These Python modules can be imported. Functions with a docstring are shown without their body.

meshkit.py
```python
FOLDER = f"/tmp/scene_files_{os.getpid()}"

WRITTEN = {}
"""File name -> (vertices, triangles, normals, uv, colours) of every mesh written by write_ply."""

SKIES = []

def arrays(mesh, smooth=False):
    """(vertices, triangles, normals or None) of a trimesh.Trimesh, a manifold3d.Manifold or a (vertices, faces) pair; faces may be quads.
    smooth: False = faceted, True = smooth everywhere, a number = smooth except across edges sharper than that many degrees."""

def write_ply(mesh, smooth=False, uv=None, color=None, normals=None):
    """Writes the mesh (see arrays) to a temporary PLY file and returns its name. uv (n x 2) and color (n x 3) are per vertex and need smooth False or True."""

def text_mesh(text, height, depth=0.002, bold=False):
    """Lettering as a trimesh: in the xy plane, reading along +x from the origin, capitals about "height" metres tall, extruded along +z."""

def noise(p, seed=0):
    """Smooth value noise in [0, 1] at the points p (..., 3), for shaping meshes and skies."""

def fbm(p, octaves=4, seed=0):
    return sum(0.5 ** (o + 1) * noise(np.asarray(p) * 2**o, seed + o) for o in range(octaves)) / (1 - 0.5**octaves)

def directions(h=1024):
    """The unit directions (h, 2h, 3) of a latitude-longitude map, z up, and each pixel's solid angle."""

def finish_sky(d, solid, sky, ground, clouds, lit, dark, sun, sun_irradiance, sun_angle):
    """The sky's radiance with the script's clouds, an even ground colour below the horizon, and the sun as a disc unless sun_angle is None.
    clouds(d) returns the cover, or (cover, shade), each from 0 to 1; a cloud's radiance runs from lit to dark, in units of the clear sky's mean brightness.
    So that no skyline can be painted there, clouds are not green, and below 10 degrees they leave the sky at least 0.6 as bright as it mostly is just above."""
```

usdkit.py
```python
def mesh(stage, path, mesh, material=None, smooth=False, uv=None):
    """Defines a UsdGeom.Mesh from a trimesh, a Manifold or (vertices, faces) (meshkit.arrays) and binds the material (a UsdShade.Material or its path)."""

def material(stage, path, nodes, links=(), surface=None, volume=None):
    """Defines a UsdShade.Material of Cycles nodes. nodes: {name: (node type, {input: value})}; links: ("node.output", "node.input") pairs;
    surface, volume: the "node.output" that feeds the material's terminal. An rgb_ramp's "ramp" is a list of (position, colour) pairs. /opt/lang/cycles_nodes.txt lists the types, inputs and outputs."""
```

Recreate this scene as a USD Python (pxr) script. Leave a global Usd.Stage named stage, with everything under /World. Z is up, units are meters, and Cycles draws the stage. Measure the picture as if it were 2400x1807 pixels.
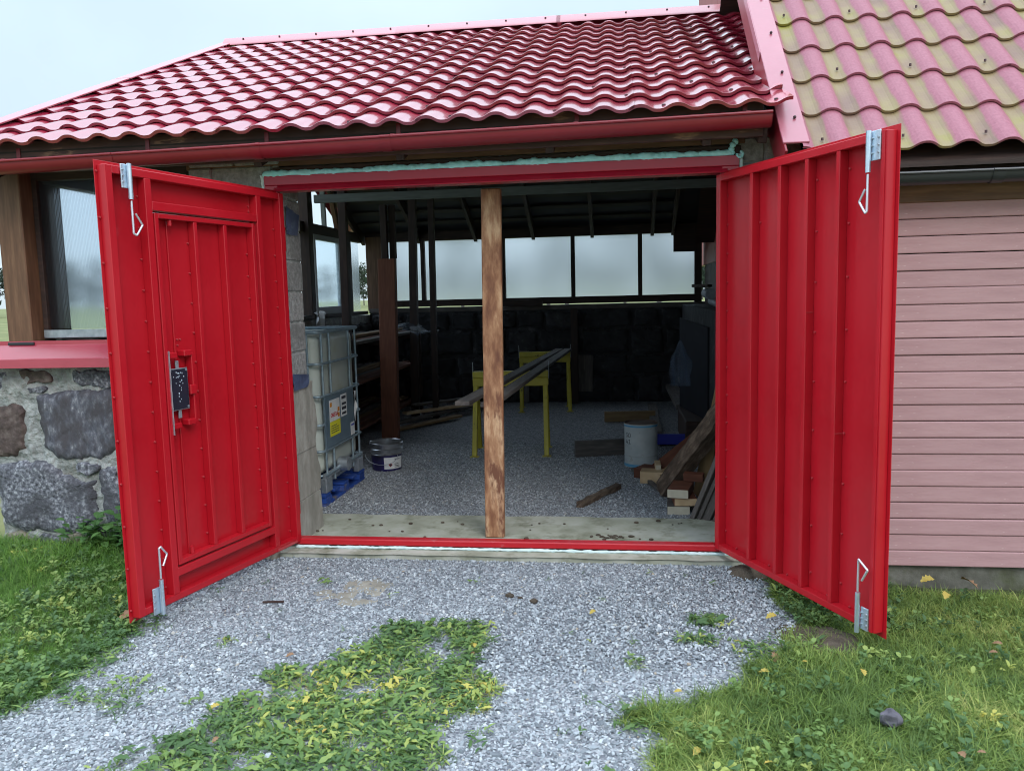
import math, random
import numpy as np
import trimesh
import usdkit, meshkit
from pxr import Usd, UsdGeom, UsdLux, UsdShade, Gf, Sdf, Vt

stage = Usd.Stage.CreateInMemory()
UsdGeom.SetStageUpAxis(stage, UsdGeom.Tokens.z)
UsdGeom.SetStageMetersPerUnit(stage, 1.0)
UsdGeom.Xform.Define(stage, '/World')
UsdGeom.Scope.Define(stage, '/World/Looks')
RNG = np.random.default_rng(11)
random.seed(5)

# ------------------------------------------------------------------ camera, sky, sun
cam = UsdGeom.Camera.Define(stage, '/World/camera')
CAM_R = np.array([0.9912266895, 0.1300147092, -0.0237870847])
CAM_U = np.array([0.0088257449, 0.1144601700, 0.9933886328])
CAM_F = np.array([-0.1318778079, 0.9848832646, -0.1123084987])
CAM_P = np.array([2.1058, -4.9553, 1.6477])
m = np.eye(4)
m[0, :3], m[1, :3], m[2, :3], m[3, :3] = CAM_R, CAM_U, -CAM_F, CAM_P
cam.AddTransformOp().Set(Gf.Matrix4d(*m.ravel().tolist()))
cam.CreateHorizontalApertureAttr(36.0)
cam.CreateVerticalApertureAttr(36.0 * 770 / 1024)
cam.CreateFocalLengthAttr(28.4493)
cam.CreateClippingRangeAttr(Gf.Vec2f(0.05, 2000))
cam.CreateExposureAttr(0.55)

SUN_AZ, SUN_EL = math.radians(150), math.radians(38)          # azimuth from +y towards +x: behind and to the right of the camera
dome = UsdLux.DomeLight.Define(stage, '/World/sky')
dome.GetPrim().SetCustomDataByKey('label', 'pale overcast sky above the roofs')
dome.GetPrim().SetCustomDataByKey('kind', 'structure')
sky = usdkit.material(stage, '/World/Looks/sky_look', {
    't': ('sky_texture', {'sky_type': 'single_scattering', 'sun_disc': False, 'sun_elevation': SUN_EL, 'sun_rotation': SUN_AZ}),
    'c': ('texture_coordinate', {}),
    's': ('separate_xyz', {}),
    'r': ('map_range', {'from_min': 0.0, 'from_max': 1.0, 'to_min': 0.0, 'to_max': 1.0, 'clamp': True}),
    'k': ('rgb_ramp', {'ramp': [(0, (5.2, 6.3, 7.0)), (0.30, (5.5, 6.8, 7.6)), (0.5, (7.0, 8.6, 9.7)), (0.68, (10.0, 12.0, 14.0)), (0.84, (17.0, 20.0, 23.0)), (1, (22.0, 25.6, 29.6))]}),
    'n': ('noise_texture', {'scale': 2.2, 'detail': 5.0, 'roughness': 0.55}),
    'nr': ('map_range', {'from_min': 0.3, 'from_max': 0.7, 'to_min': 0.90, 'to_max': 1.07}),
    'mm': ('vector_math', {'math_type': 'scale'}),
    'mix': ('mix_color', {'fac': 0.9, 'use_clamp': False}),
    'b': ('background_shader', {'strength': 0.1}),
}, [('c.generated', 's.vector'), ('s.z', 'r.value'), ('r.result', 'k.fac'), ('c.generated', 'n.vector'), ('n.fac', 'nr.value'),
    ('k.color', 'mm.vector1'), ('nr.result', 'mm.scale'), ('t.color', 'mix.a'), ('mm.vector', 'mix.b'), ('mix.result', 'b.color')], surface='b.background')
UsdShade.MaterialBindingAPI.Apply(dome.GetPrim()).Bind(sky)
sun = UsdLux.DistantLight.Define(stage, '/World/sun')
sun.CreateIntensityAttr(0.25)
sun.CreateAngleAttr(24.0)
sun.CreateNormalizeAttr(True)
sun.CreateColorAttr(Gf.Vec3f(1.0, 0.97, 0.93))
sun.AddRotateXYZOp().Set(Gf.Vec3f(90 - math.degrees(SUN_EL), 0, 180 - math.degrees(SUN_AZ)))
# rotate -z onto the direction from the sun to the scene
sx, sy, sz = math.sin(SUN_AZ) * math.cos(SUN_EL), math.cos(SUN_AZ) * math.cos(SUN_EL), math.sin(SUN_EL)
zz = np.array([sx, sy, sz]); xx = np.cross([0, 0, 1.0], zz); xx /= np.linalg.norm(xx); yy = np.cross(zz, xx)
sm = np.eye(4); sm[0, :3], sm[1, :3], sm[2, :3] = xx, yy, zz
sun.ClearXformOpOrder(); sun.AddTransformOp().Set(Gf.Matrix4d(*sm.ravel().tolist()))

# ------------------------------------------------------------------ materials
def look(name, ramp, scale=6.0, rough=0.6, bump=0.0, bscale=None, metallic=0.0, coat=0.0, coat_rough=0.1, coat_ior=1.5, spec=0.5,
         stretch=(1, 1, 1), detail=5.0, rnd=0.0, dirt=None, rough_var=0.0, world=False, trans=0.0, sheen=0.0, dist=0.01):
    """ramp: colour or [(pos, colour)...] over a noise; dirt: (colour, scale, low, high) patches; rnd: brightness spread per object"""
    N = {'p': ('principled_bsdf', {'roughness': rough, 'metallic': metallic, 'specular_ior_level': spec}),
         'c': ('geometry' if world else 'texture_coordinate', {}), 'm': ('mapping', {'scale': stretch})}
    src = 'c.position' if world else 'c.object'
    L = [(src, 'm.vector')]
    if coat:
        N['p'][1].update(coat_weight=coat, coat_roughness=coat_rough, coat_ior=coat_ior)
    if isinstance(ramp[0], (int, float)):
        ramp = [(0.0, ramp), (1.0, tuple(ramp))]
    N['n'] = ('noise_texture', {'scale': scale, 'detail': detail, 'roughness': 0.6})
    N['r'] = ('rgb_ramp', {'ramp': [(a, b) for a, b in ramp]})
    L += [('m.vector', 'n.vector'), ('n.fac', 'r.fac')]
    out = 'r.color'
    if dirt:
        col, ds, lo, hi = dirt
        N['dn'] = ('noise_texture', {'scale': ds, 'detail': 6.0, 'roughness': 0.65})
        N['dr'] = ('map_range', {'from_min': lo, 'from_max': hi, 'clamp': True})
        N['dm'] = ('mix_color', {'b': col})
        L += [('m.vector', 'dn.vector'), ('dn.fac', 'dr.value'), ('dr.result', 'dm.fac'), (out, 'dm.a')]
        out = 'dm.result'
    if rnd:
        N['oi'] = ('object_info', {})
        N['or'] = ('map_range', {'to_min': 1 - rnd, 'to_max': 1 + rnd})
        N['om'] = ('vector_math', {'math_type': 'scale'})
        L += [('oi.random', 'or.value'), ('or.result', 'om.scale'), (out, 'om.vector1')]
        out = 'om.vector'
    L.append((out, 'p.base_color'))
    if rough_var:
        N['rv'] = ('map_range', {'from_min': 0.3, 'from_max': 0.7, 'to_min': max(0.02, rough - rough_var), 'to_max': rough + rough_var})
        L += [('n.fac', 'rv.value'), ('rv.result', 'p.roughness')]
    if bump:
        N['bn'] = ('noise_texture', {'scale': bscale or scale * 4, 'detail': 4.0, 'roughness': 0.6})
        N['b'] = ('bump', {'strength': bump, 'distance': dist})
        L += [('m.vector', 'bn.vector'), ('bn.fac', 'b.height'), ('b.normal', 'p.normal')]
    return usdkit.material(stage, '/World/Looks/' + name, N, L, surface='p.BSDF')

RED, ROOF, DEEP = (0.43, 0.0075, 0.017), (0.215, 0.010, 0.028), (0.23, 0.010, 0.022)
M = {}
M['red'] = look('red_door_paint', [(0.25, (0.375, 0.0055, 0.0130)), (0.75, (0.43, 0.0070, 0.0160))], 1.6, 0.36, 0.22, 3.2, rough_var=0.10, dist=0.012, dirt=((0.37, 0.014, 0.020), 2.6, 0.55, 0.9))
M['frame_red'] = look('red_frame_paint', [(0.3, (0.39, 0.012, 0.032)), (0.7, (0.44, 0.015, 0.038))], 3, 0.30, 0.04, 250, rough_var=0.05, dist=0.001)
M['sill_red'] = look('red_sill_paint', [(0.3, (0.42, 0.008, 0.016)), (0.7, (0.47, 0.010, 0.019))], 3, 0.35, 0.05, 200, dirt=((0.45, 0.28, 0.26), 9, 0.62, 0.9))
M['gutter'] = look('gutter_red', [(0.3, (0.165, 0.008, 0.015)), (0.7, (0.195, 0.010, 0.018))], 3, 0.36, 0.03, 120, rough_var=0.06, dirt=((0.30, 0.16, 0.15), 14, 0.66, 0.92))
M['roof'] = look('glossy_tile_red', [(0.3, (0.155, 0.006, 0.019)), (0.7, (0.195, 0.008, 0.024))], 2.4, 0.26, 0.08, 9, coat=1.0, coat_rough=0.10, coat_ior=1.6, rough_var=0.05, dirt=((0.22, 0.06, 0.06), 11, 0.68, 0.95))
M['trim'] = look('ridge_trim_red', [(0.3, (0.33, 0.035, 0.06)), (0.7, (0.38, 0.045, 0.07))], 3, 0.3, 0.03, 60, coat=1.0, coat_rough=0.12, coat_ior=1.9, rough_var=0.05)
M['barge'] = look('faded_trim_red', [(0.3, (0.32, 0.085, 0.115)), (0.7, (0.37, 0.105, 0.14))], 3, 0.36, 0.05, 60, coat=0.4, coat_rough=0.2, coat_ior=1.6, dirt=((0.33, 0.19, 0.17), 8, 0.62, 0.9))
M['flash'] = look('sill_flashing_red', [(0.3, (0.34, 0.035, 0.06)), (0.7, (0.38, 0.05, 0.075))], 4, 0.28, 0.04, 60, coat=0.5, coat_rough=0.15, coat_ior=1.6, dirt=((0.10, 0.02, 0.03), 90, 0.66, 0.75))
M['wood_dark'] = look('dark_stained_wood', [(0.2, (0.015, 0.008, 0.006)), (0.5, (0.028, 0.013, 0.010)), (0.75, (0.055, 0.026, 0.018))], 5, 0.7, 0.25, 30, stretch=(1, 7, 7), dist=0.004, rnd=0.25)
M['fascia'] = look('fascia_wood', [(0.15, (0.030, 0.014, 0.013)), (0.52, (0.060, 0.027, 0.022)), (0.62, (0.10, 0.048, 0.034)), (0.66, (0.26, 0.15, 0.09)), (0.70, (0.07, 0.032, 0.024))], 2.2, 0.65, 0.2, 25, stretch=(1, 5, 5), dist=0.003)
M['wood_brown'] = look('brown_post_wood', [(0.2, (0.075, 0.034, 0.017)), (0.5, (0.125, 0.060, 0.031)), (0.8, (0.20, 0.105, 0.056))], 4, 0.6, 0.25, 30, stretch=(1, 9, 9), dist=0.003, rnd=0.12)
M['wood_raw'] = look('mottled_raw_wood', [(0.30, (0.13, 0.045, 0.022)), (0.43, (0.23, 0.098, 0.046)), (0.53, (0.36, 0.185, 0.095)), (0.64, (0.55, 0.35, 0.205))], 4.2, 0.62, 0.35, 30, stretch=(1, 3.2, 3.2), dist=0.004, detail=8, dirt=((0.15, 0.055, 0.028), 3.6, 0.54, 0.64))
M['wood_grey'] = look('grey_weathered_wood', [(0.2, (0.055, 0.048, 0.045)), (0.5, (0.10, 0.088, 0.082)), (0.8, (0.19, 0.165, 0.15))], 5, 0.8, 0.4, 30, stretch=(1, 8, 8), dist=0.004, rnd=0.25)
M['wood_rot'] = look('rough_rotten_wood', [(0.3, (0.035, 0.021, 0.014)), (0.5, (0.095, 0.062, 0.042)), (0.68, (0.19, 0.14, 0.10))], 16, 0.85, 0.9, 26, stretch=(0.5, 1.6, 1.6), dist=0.012)
M['wood_redb'] = look('red_brown_plank', [(0.2, (0.085, 0.026, 0.014)), (0.5, (0.14, 0.045, 0.023)), (0.8, (0.20, 0.075, 0.040))], 5, 0.7, 0.3, 30, stretch=(1, 8, 8), dist=0.003, rnd=0.2)
M['wood_pale'] = look('fresh_cut_wood', [(0.2, (0.40, 0.26, 0.14)), (0.5, (0.54, 0.38, 0.22)), (0.8, (0.64, 0.49, 0.31))], 8, 0.65, 0.2, 60, dist=0.002, dirt=((0.36, 0.19, 0.10), 12, 0.6, 0.75))
M['wood_white'] = look('pale_end_grain', [(0.2, (0.46, 0.41, 0.31)), (0.8, (0.60, 0.55, 0.43))], 14, 0.7, 0.2, 80, dist=0.002)
M['wood_ochre'] = look('ochre_board', [(0.2, (0.16, 0.10, 0.045)), (0.8, (0.27, 0.175, 0.08))], 5, 0.7, 0.2, 30, stretch=(1, 6, 6), dist=0.003)
M['beam_grey'] = look('grey_tie_beam_wood', [(0.2, (0.10, 0.115, 0.115)), (0.8, (0.19, 0.215, 0.21))], 5, 0.7, 0.2, 30, stretch=(1, 8, 8), dist=0.003)
M['lath'] = look('old_roof_lath_wood', [(0.2, (0.02, 0.017, 0.014)), (0.8, (0.045, 0.037, 0.03))], 5, 0.8, 0.2, 30, stretch=(1, 8, 8), dist=0.003)
M['membrane'] = look('dark_roof_underlay', (0.014, 0.014, 0.019), 4, 0.7)
M['mortar'] = look('pale_lime_mortar', [(0.25, (0.16, 0.165, 0.16)), (0.48, (0.30, 0.31, 0.305)), (0.75, (0.50, 0.52, 0.51))], 11, 0.9, 1.0, 22, dist=0.035, dirt=((0.20, 0.19, 0.165), 3.5, 0.52, 0.72))
M['granite'] = look('dark_granite', [(0.32, (0.035, 0.036, 0.046)), (0.45, (0.10, 0.102, 0.125)), (0.56, (0.22, 0.226, 0.26)), (0.67, (0.46, 0.47, 0.51))], 40, 0.8, 1.0, 44, dist=0.012, dirt=((0.060, 0.060, 0.072), 4, 0.42, 0.62), detail=8, rnd=0.15)
M['granite_streak'] = look('lime_streaked_granite', [(0.34, (0.045, 0.045, 0.058)), (0.50, (0.095, 0.097, 0.122)), (0.62, (0.18, 0.185, 0.215)), (0.72, (0.46, 0.47, 0.50))], 30, 0.75, 0.9, 34, stretch=(1, 1, 0.55), dist=0.010, dirt=((0.058, 0.052, 0.060), 7, 0.42, 0.6), detail=8)
M['stone_brown'] = look('brown_fieldstone', [(0.3, (0.050, 0.034, 0.031)), (0.5, (0.105, 0.073, 0.066)), (0.75, (0.21, 0.165, 0.15))], 18, 0.85, 0.9, 26, dist=0.012, detail=8, rnd=0.12)
M['stone_tan'] = look('tan_fieldstone', [(0.3, (0.17, 0.145, 0.11)), (0.75, (0.40, 0.36, 0.30))], 14, 0.85, 0.8, 26, dist=0.01, detail=8, rnd=0.15)
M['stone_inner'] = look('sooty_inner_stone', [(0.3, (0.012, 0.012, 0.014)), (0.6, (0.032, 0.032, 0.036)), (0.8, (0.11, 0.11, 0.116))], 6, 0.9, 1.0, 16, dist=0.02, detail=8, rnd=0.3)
M['block'] = look('grey_aggregate_block', [(0.3, (0.17, 0.165, 0.165)), (0.5, (0.28, 0.275, 0.275)), (0.75, (0.42, 0.415, 0.41))], 30, 0.9, 0.9, 60, dist=0.008, dirt=((0.19, 0.185, 0.18), 4, 0.5, 0.7), detail=8, rnd=0.12)
M['concrete'] = look('rough_cast_concrete', [(0.3, (0.22, 0.205, 0.18)), (0.5, (0.33, 0.31, 0.275)), (0.75, (0.46, 0.445, 0.41))], 9, 0.85, 0.7, 40, dist=0.006, dirt=((0.22, 0.21, 0.18), 3, 0.5, 0.7), detail=8, stretch=(1, 1, 0.5))
M['slab'] = look('threshold_concrete', [(0.3, (0.25, 0.255, 0.19)), (0.5, (0.38, 0.385, 0.31)), (0.75, (0.52, 0.52, 0.47))], 4, 0.85, 0.4, 50, dist=0.004, dirt=((0.14, 0.145, 0.085), 6, 0.52, 0.74), detail=8)
M['plinth'] = look('mossy_plinth_concrete', [(0.3, (0.075, 0.072, 0.058)), (0.5, (0.13, 0.126, 0.105)), (0.75, (0.22, 0.215, 0.19))], 8, 0.9, 0.7, 30, dist=0.008, dirt=((0.075, 0.085, 0.035), 3, 0.5, 0.7), detail=8)
M['foam'] = look('mint_expanding_foam', [(0.3, (0.34, 0.76, 0.79)), (0.7, (0.48, 0.86, 0.89))], 14, 0.7, 0.5, 60, dist=0.006)
M['foam_white'] = look('white_expanding_foam', [(0.3, (0.50, 0.66, 0.67)), (0.7, (0.68, 0.79, 0.79))], 14, 0.7, 0.5, 60, dist=0.006)
M['zinc'] = look('zinc_plate', [(0.3, (0.50, 0.60, 0.70)), (0.7, (0.66, 0.75, 0.83))], 30, 0.32, 0.1, 60, metallic=0.85, dist=0.002)
M['rod'] = look('bright_rod_steel', (0.72, 0.72, 0.78), 10, 0.3, metallic=0.8)
M['galv'] = look('galvanised_steel', [(0.3, (0.30, 0.34, 0.38)), (0.7, (0.48, 0.52, 0.56))], 26, 0.42, metallic=0.75)
M['cage'] = look('tank_cage_steel', [(0.3, (0.20, 0.27, 0.32)), (0.7, (0.33, 0.41, 0.46))], 20, 0.45, metallic=0.55)
M['black_metal'] = look('black_lock_plate', (0.012, 0.012, 0.022), 10, 0.4)
M['screw'] = look('screw_head_red', (0.48, 0.06, 0.07), 10, 0.3, metallic=0.3)
M['bolt_dark'] = look('dark_roof_screw', (0.05, 0.02, 0.025), 10, 0.5)
M['tank'] = look('milky_tank_plastic', [(0.3, (0.42, 0.46, 0.43)), (0.7, (0.54, 0.58, 0.53))], 3, 0.42, dirt=((0.36, 0.37, 0.27), 3, 0.5, 0.75))
M['tank_plate'] = look('grey_blue_label_plate', [(0.3, (0.13, 0.19, 0.25)), (0.7, (0.19, 0.26, 0.32))], 6, 0.4, metallic=0.4)
M['paper'] = look('white_paper', [(0.3, (0.62, 0.63, 0.64)), (0.7, (0.75, 0.75, 0.75))], 12, 0.6)
M['paper_yellow'] = look('yellow_label', (0.66, 0.62, 0.03), 12, 0.55)
M['ink_red'] = look('red_ink', (0.45, 0.02, 0.03), 8, 0.6)
M['ink_dark'] = look('dark_ink', (0.035, 0.035, 0.05), 8, 0.6)
M['ink_orange'] = look('orange_ink', (0.60, 0.24, 0.03), 8, 0.6)
M['blue_pallet'] = look('worn_blue_paint', [(0.3, (0.010, 0.045, 0.24)), (0.7, (0.020, 0.075, 0.34))], 5, 0.6, 0.3, 40, dirt=((0.16, 0.14, 0.12), 6, 0.56, 0.7), dist=0.004)
M['tape'] = look('blue_tape', [(0.3, (0.05, 0.065, 0.13)), (0.7, (0.09, 0.11, 0.19))], 9, 0.4, 0.5, 20, dist=0.01)
M['tin'] = look('tin_bucket_metal', [(0.3, (0.35, 0.36, 0.38)), (0.7, (0.55, 0.56, 0.58))], 6, 0.25, metallic=0.9, dirt=((0.10, 0.09, 0.09), 7, 0.5, 0.7))
M['bucket_dark'] = look('bucket_dark_print', [(0.4, (0.015, 0.014, 0.022)), (0.6, (0.02, 0.016, 0.10))], 4, 0.35)
M['yellow'] = look('chipped_yellow_paint', [(0.3, (0.37, 0.31, 0.025)), (0.7, (0.48, 0.40, 0.04))], 6, 0.5, 0.2, 40, dirt=((0.08, 0.055, 0.02), 15, 0.62, 0.72), dist=0.003)
M['drum'] = look('pale_blue_drum_paint', [(0.3, (0.36, 0.40, 0.42)), (0.7, (0.50, 0.53, 0.53))], 7, 0.5, 0.1, 40, dirt=((0.26, 0.22, 0.17), 13, 0.6, 0.75), dist=0.003)
M['drum_blue'] = look('drum_blue_band', (0.10, 0.32, 0.52), 7, 0.5)
M['rust'] = look('rusty_lid', [(0.3, (0.06, 0.035, 0.026)), (0.7, (0.13, 0.085, 0.065))], 12, 0.8)
M['blue_plastic'] = look('blue_plastic', (0.03, 0.04, 0.36), 5, 0.35)
M['dark_sheet'] = look('dark_sheet_panel', [(0.3, (0.010, 0.010, 0.014)), (0.7, (0.018, 0.018, 0.024))], 4, 0.75, spec=0.15)
M['felt'] = look('grey_roll_felt', [(0.3, (0.17, 0.19, 0.23)), (0.7, (0.30, 0.33, 0.38))], 10, 0.6)
M['pvc'] = look('white_window_frame', (0.30, 0.31, 0.33), 6, 0.45)
M['siding'] = look('old_pink_siding_paint', [(0.25, (0.335, 0.190, 0.198)), (0.5, (0.40, 0.232, 0.240)), (0.8, (0.45, 0.275, 0.282))], 6, 0.72, 0.3, 30, stretch=(0.5, 4, 4), dist=0.003, rnd=0.06, dirt=((0.62, 0.47, 0.46), 22, 0.665, 0.72))
M['cream'] = look('cream_gable_boarding', (0.55, 0.44, 0.34), 6, 0.7)
M['redboard'] = look('red_brown_boarding', [(0.3, (0.20, 0.035, 0.03)), (0.7, (0.25, 0.05, 0.042))], 3, 0.6)
M['black_gutter'] = look('black_gutter_plastic', (0.02, 0.021, 0.026), 6, 0.35)
M['soil'] = look('bare_brown_soil', [(0.3, (0.045, 0.033, 0.024)), (0.7, (0.12, 0.095, 0.07))], 12, 0.95, 0.8, 50, dist=0.02)
M['dirt'] = look('sandy_dirt', [(0.3, (0.20, 0.185, 0.15)), (0.7, (0.36, 0.335, 0.28))], 10, 0.95, 0.7, 60, dist=0.01)
M['leaf_yellow'] = look('fallen_leaf_yellow', [(0.3, (0.33, 0.24, 0.04)), (0.7, (0.46, 0.36, 0.08))], 30, 0.6)
M['leaf_brown'] = look('fallen_leaf_brown', [(0.3, (0.18, 0.09, 0.045)), (0.7, (0.32, 0.20, 0.11))], 30, 0.7)
M['bark'] = look('grey_bark', [(0.3, (0.05, 0.045, 0.04)), (0.7, (0.11, 0.10, 0.09))], 6, 0.9)
M['dark_rock'] = look('purple_grey_rock', [(0.3, (0.06, 0.055, 0.07)), (0.7, (0.14, 0.13, 0.155))], 20, 0.8, 0.6, 40)

def moss_roof():
    """old matt pink tile with moss in the troughs: the troughs come from the mesh's own attribute"""
    return usdkit.material(stage, '/World/Looks/old_mossy_tile', {
        'a': ('attribute', {'attribute': 'moss'}), 'c': ('texture_coordinate', {}),
        'm': ('mapping', {'scale': (11, 1.6, 1.6)}), 'n': ('noise_texture', {'scale': 1.8, 'detail': 6.0, 'roughness': 0.65}),
        'n2': ('noise_texture', {'scale': 60.0, 'detail': 4.0}), 'n3': ('noise_texture', {'scale': 3.3, 'detail': 5.0}),
        's': ('math', {'math_type': 'add'}), 's2': ('math', {'math_type': 'multiply_add', 'value2': 0.5, 'value3': 0.0}),
        'f': ('map_range', {'from_min': 1.00, 'from_max': 1.26, 'clamp': True}),
        'pk': ('rgb_ramp', {'ramp': [(0.3, (0.265, 0.078, 0.112)), (0.7, (0.33, 0.108, 0.148))]}),
        'gr': ('rgb_ramp', {'ramp': [(0.3, (0.175, 0.098, 0.075)), (0.48, (0.225, 0.150, 0.085)), (0.58, (0.245, 0.185, 0.080)), (0.68, (0.235, 0.205, 0.040))]}),
        'x': ('mix_color', {}), 'p': ('principled_bsdf', {'roughness': 0.55}), 'b': ('bump', {'strength': 0.25, 'distance': 0.003})},
        [('c.object', 'm.vector'), ('m.vector', 'n.vector'), ('c.object', 'n2.vector'), ('c.object', 'n3.vector'), ('a.fac', 's.value1'), ('n.fac', 's.value2'), ('s.value', 'f.value'),
         ('n2.fac', 'pk.fac'), ('n3.fac', 'gr.fac'), ('f.result', 'x.fac'), ('pk.color', 'x.a'), ('gr.color', 'x.b'), ('x.result', 'p.base_color'),
         ('n2.fac', 'b.height'), ('b.normal', 'p.normal')], surface='p.BSDF')
M['moss_roof'] = moss_roof()

def pane_look(name, tint, rough, ior, mixt, trans_col, gl=0.05):
    """clouded twin-wall sheet: mostly a rough refraction, some light scattered in the plastic, a little gloss"""
    return usdkit.material(stage, '/World/Looks/' + name, {
        'r': ('refraction_bsdf', {'color': tint, 'roughness': rough, 'IOR': ior}), 't': ('translucent_bsdf', {'color': trans_col}),
        'g': ('glossy_bsdf', {'roughness': 0.15, 'color': (1, 1, 1)}),
        'x': ('mix_closure', {'fac': mixt}), 'y': ('mix_closure', {'fac': gl}),
    }, [('r.BSDF', 'x.closure1'), ('t.BSDF', 'x.closure2'), ('x.closure', 'y.closure1'), ('g.BSDF', 'y.closure2')], surface='y.closure')
M['poly'] = pane_look('clouded_twinwall_sheet', (0.93, 0.955, 0.985), 0.34, 1.12, 0.12, (0.72, 0.77, 0.84), 0.02)
M['poly_clear'] = pane_look('ribbed_twinwall_sheet', (0.93, 0.955, 0.98), 0.16, 1.05, 0.04, (0.5, 0.56, 0.62), 0.02)
M['misted'] = pane_look('misted_window_glass', (0.90, 0.96, 1.0), 0.12, 1.05, 0.06, (0.6, 0.68, 0.76), 0.03)
M['glass'] = usdkit.material(stage, '/World/Looks/window_glass', {
    't': ('transparent_bsdf', {'color': (0.93, 0.965, 0.985)}), 'g': ('glossy_bsdf', {'roughness': 0.03}), 'x': ('mix_closure', {'fac': 0.07})},
    [('t.BSDF', 'x.closure1'), ('g.BSDF', 'x.closure2')], surface='x.closure')
M['bag'] = usdkit.material(stage, '/World/Looks/clear_plastic_film', {
    't': ('transparent_bsdf', {'color': (0.85, 0.88, 0.92)}), 'g': ('principled_bsdf', {'base_color': (0.14, 0.18, 0.25), 'roughness': 0.10}), 'x': ('mix_closure', {'fac': 0.12})},
    [('t.BSDF', 'x.closure1'), ('g.BSDF', 'x.closure2')], surface='x.closure')

def foliage(name, ramp, trans=0.3, rough=0.55, spread=0.55):
    return usdkit.material(stage, '/World/Looks/' + name, {
        'o': ('object_info', {}), 'c': ('geometry', {}), 'n': ('noise_texture', {'scale': 1.4, 'detail': 4.0}),
        'g': ('geometry', {}), 'a': ('math', {'math_type': 'multiply_add', 'value2': spread, 'value3': -0.49 * spread}), 'a2': ('math', {'math_type': 'multiply_add', 'value2': 0.5, 'value3': -0.25}),
        'q': ('math', {'math_type': 'add'}), 'q2': ('math', {'math_type': 'add'}),
        'r': ('rgb_ramp', {'ramp': ramp}), 'p': ('principled_bsdf', {'roughness': rough, 'specular_ior_level': 0.35}), 't': ('translucent_bsdf', {}), 'x': ('mix_closure', {'fac': trans})},
        [('o.random', 'a.value1'), ('g.random_per_island', 'a2.value1'), ('c.position', 'n.vector'), ('n.fac', 'q.value1'), ('a.value', 'q.value2'), ('q.value', 'q2.value1'), ('a2.value', 'q2.value2'),
         ('q2.value', 'r.fac'), ('r.color', 'p.base_color'), ('r.color', 't.color'), ('p.BSDF', 'x.closure1'), ('t.BSDF', 'x.closure2')], surface='x.closure')
GREEN = [(0.08, (0.085, 0.145, 0.034)), (0.34, (0.18, 0.265, 0.058)), (0.52, (0.285, 0.345, 0.088)), (0.68, (0.43, 0.425, 0.15)), (0.86, (0.60, 0.51, 0.26))]
M['grass'] = foliage('grass_blades', GREEN)
M['grass_lush'] = foliage('lush_grass_blades', [(0.1, (0.070, 0.155, 0.026)), (0.42, (0.145, 0.275, 0.050)), (0.66, (0.25, 0.37, 0.078)), (0.92, (0.50, 0.50, 0.16))], 0.38)
M['weed'] = foliage('weed_leaves', [(0.08, (0.085, 0.16, 0.060)), (0.34, (0.165, 0.265, 0.080)), (0.54, (0.25, 0.35, 0.105)), (0.68, (0.42, 0.46, 0.12)), (0.78, (0.60, 0.52, 0.13)), (0.92, (0.50, 0.31, 0.15))], 0.36, spread=0.80)
M['ivy'] = foliage('wall_weed_leaves', [(0.1, (0.080, 0.18, 0.055)), (0.6, (0.18, 0.33, 0.085)), (0.95, (0.52, 0.54, 0.10))], 0.38)
M['tree_leaf'] = foliage('far_tree_foliage', [(0.1, (0.020, 0.032, 0.020)), (0.6, (0.045, 0.062, 0.036)), (0.95, (0.10, 0.095, 0.05))])

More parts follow.
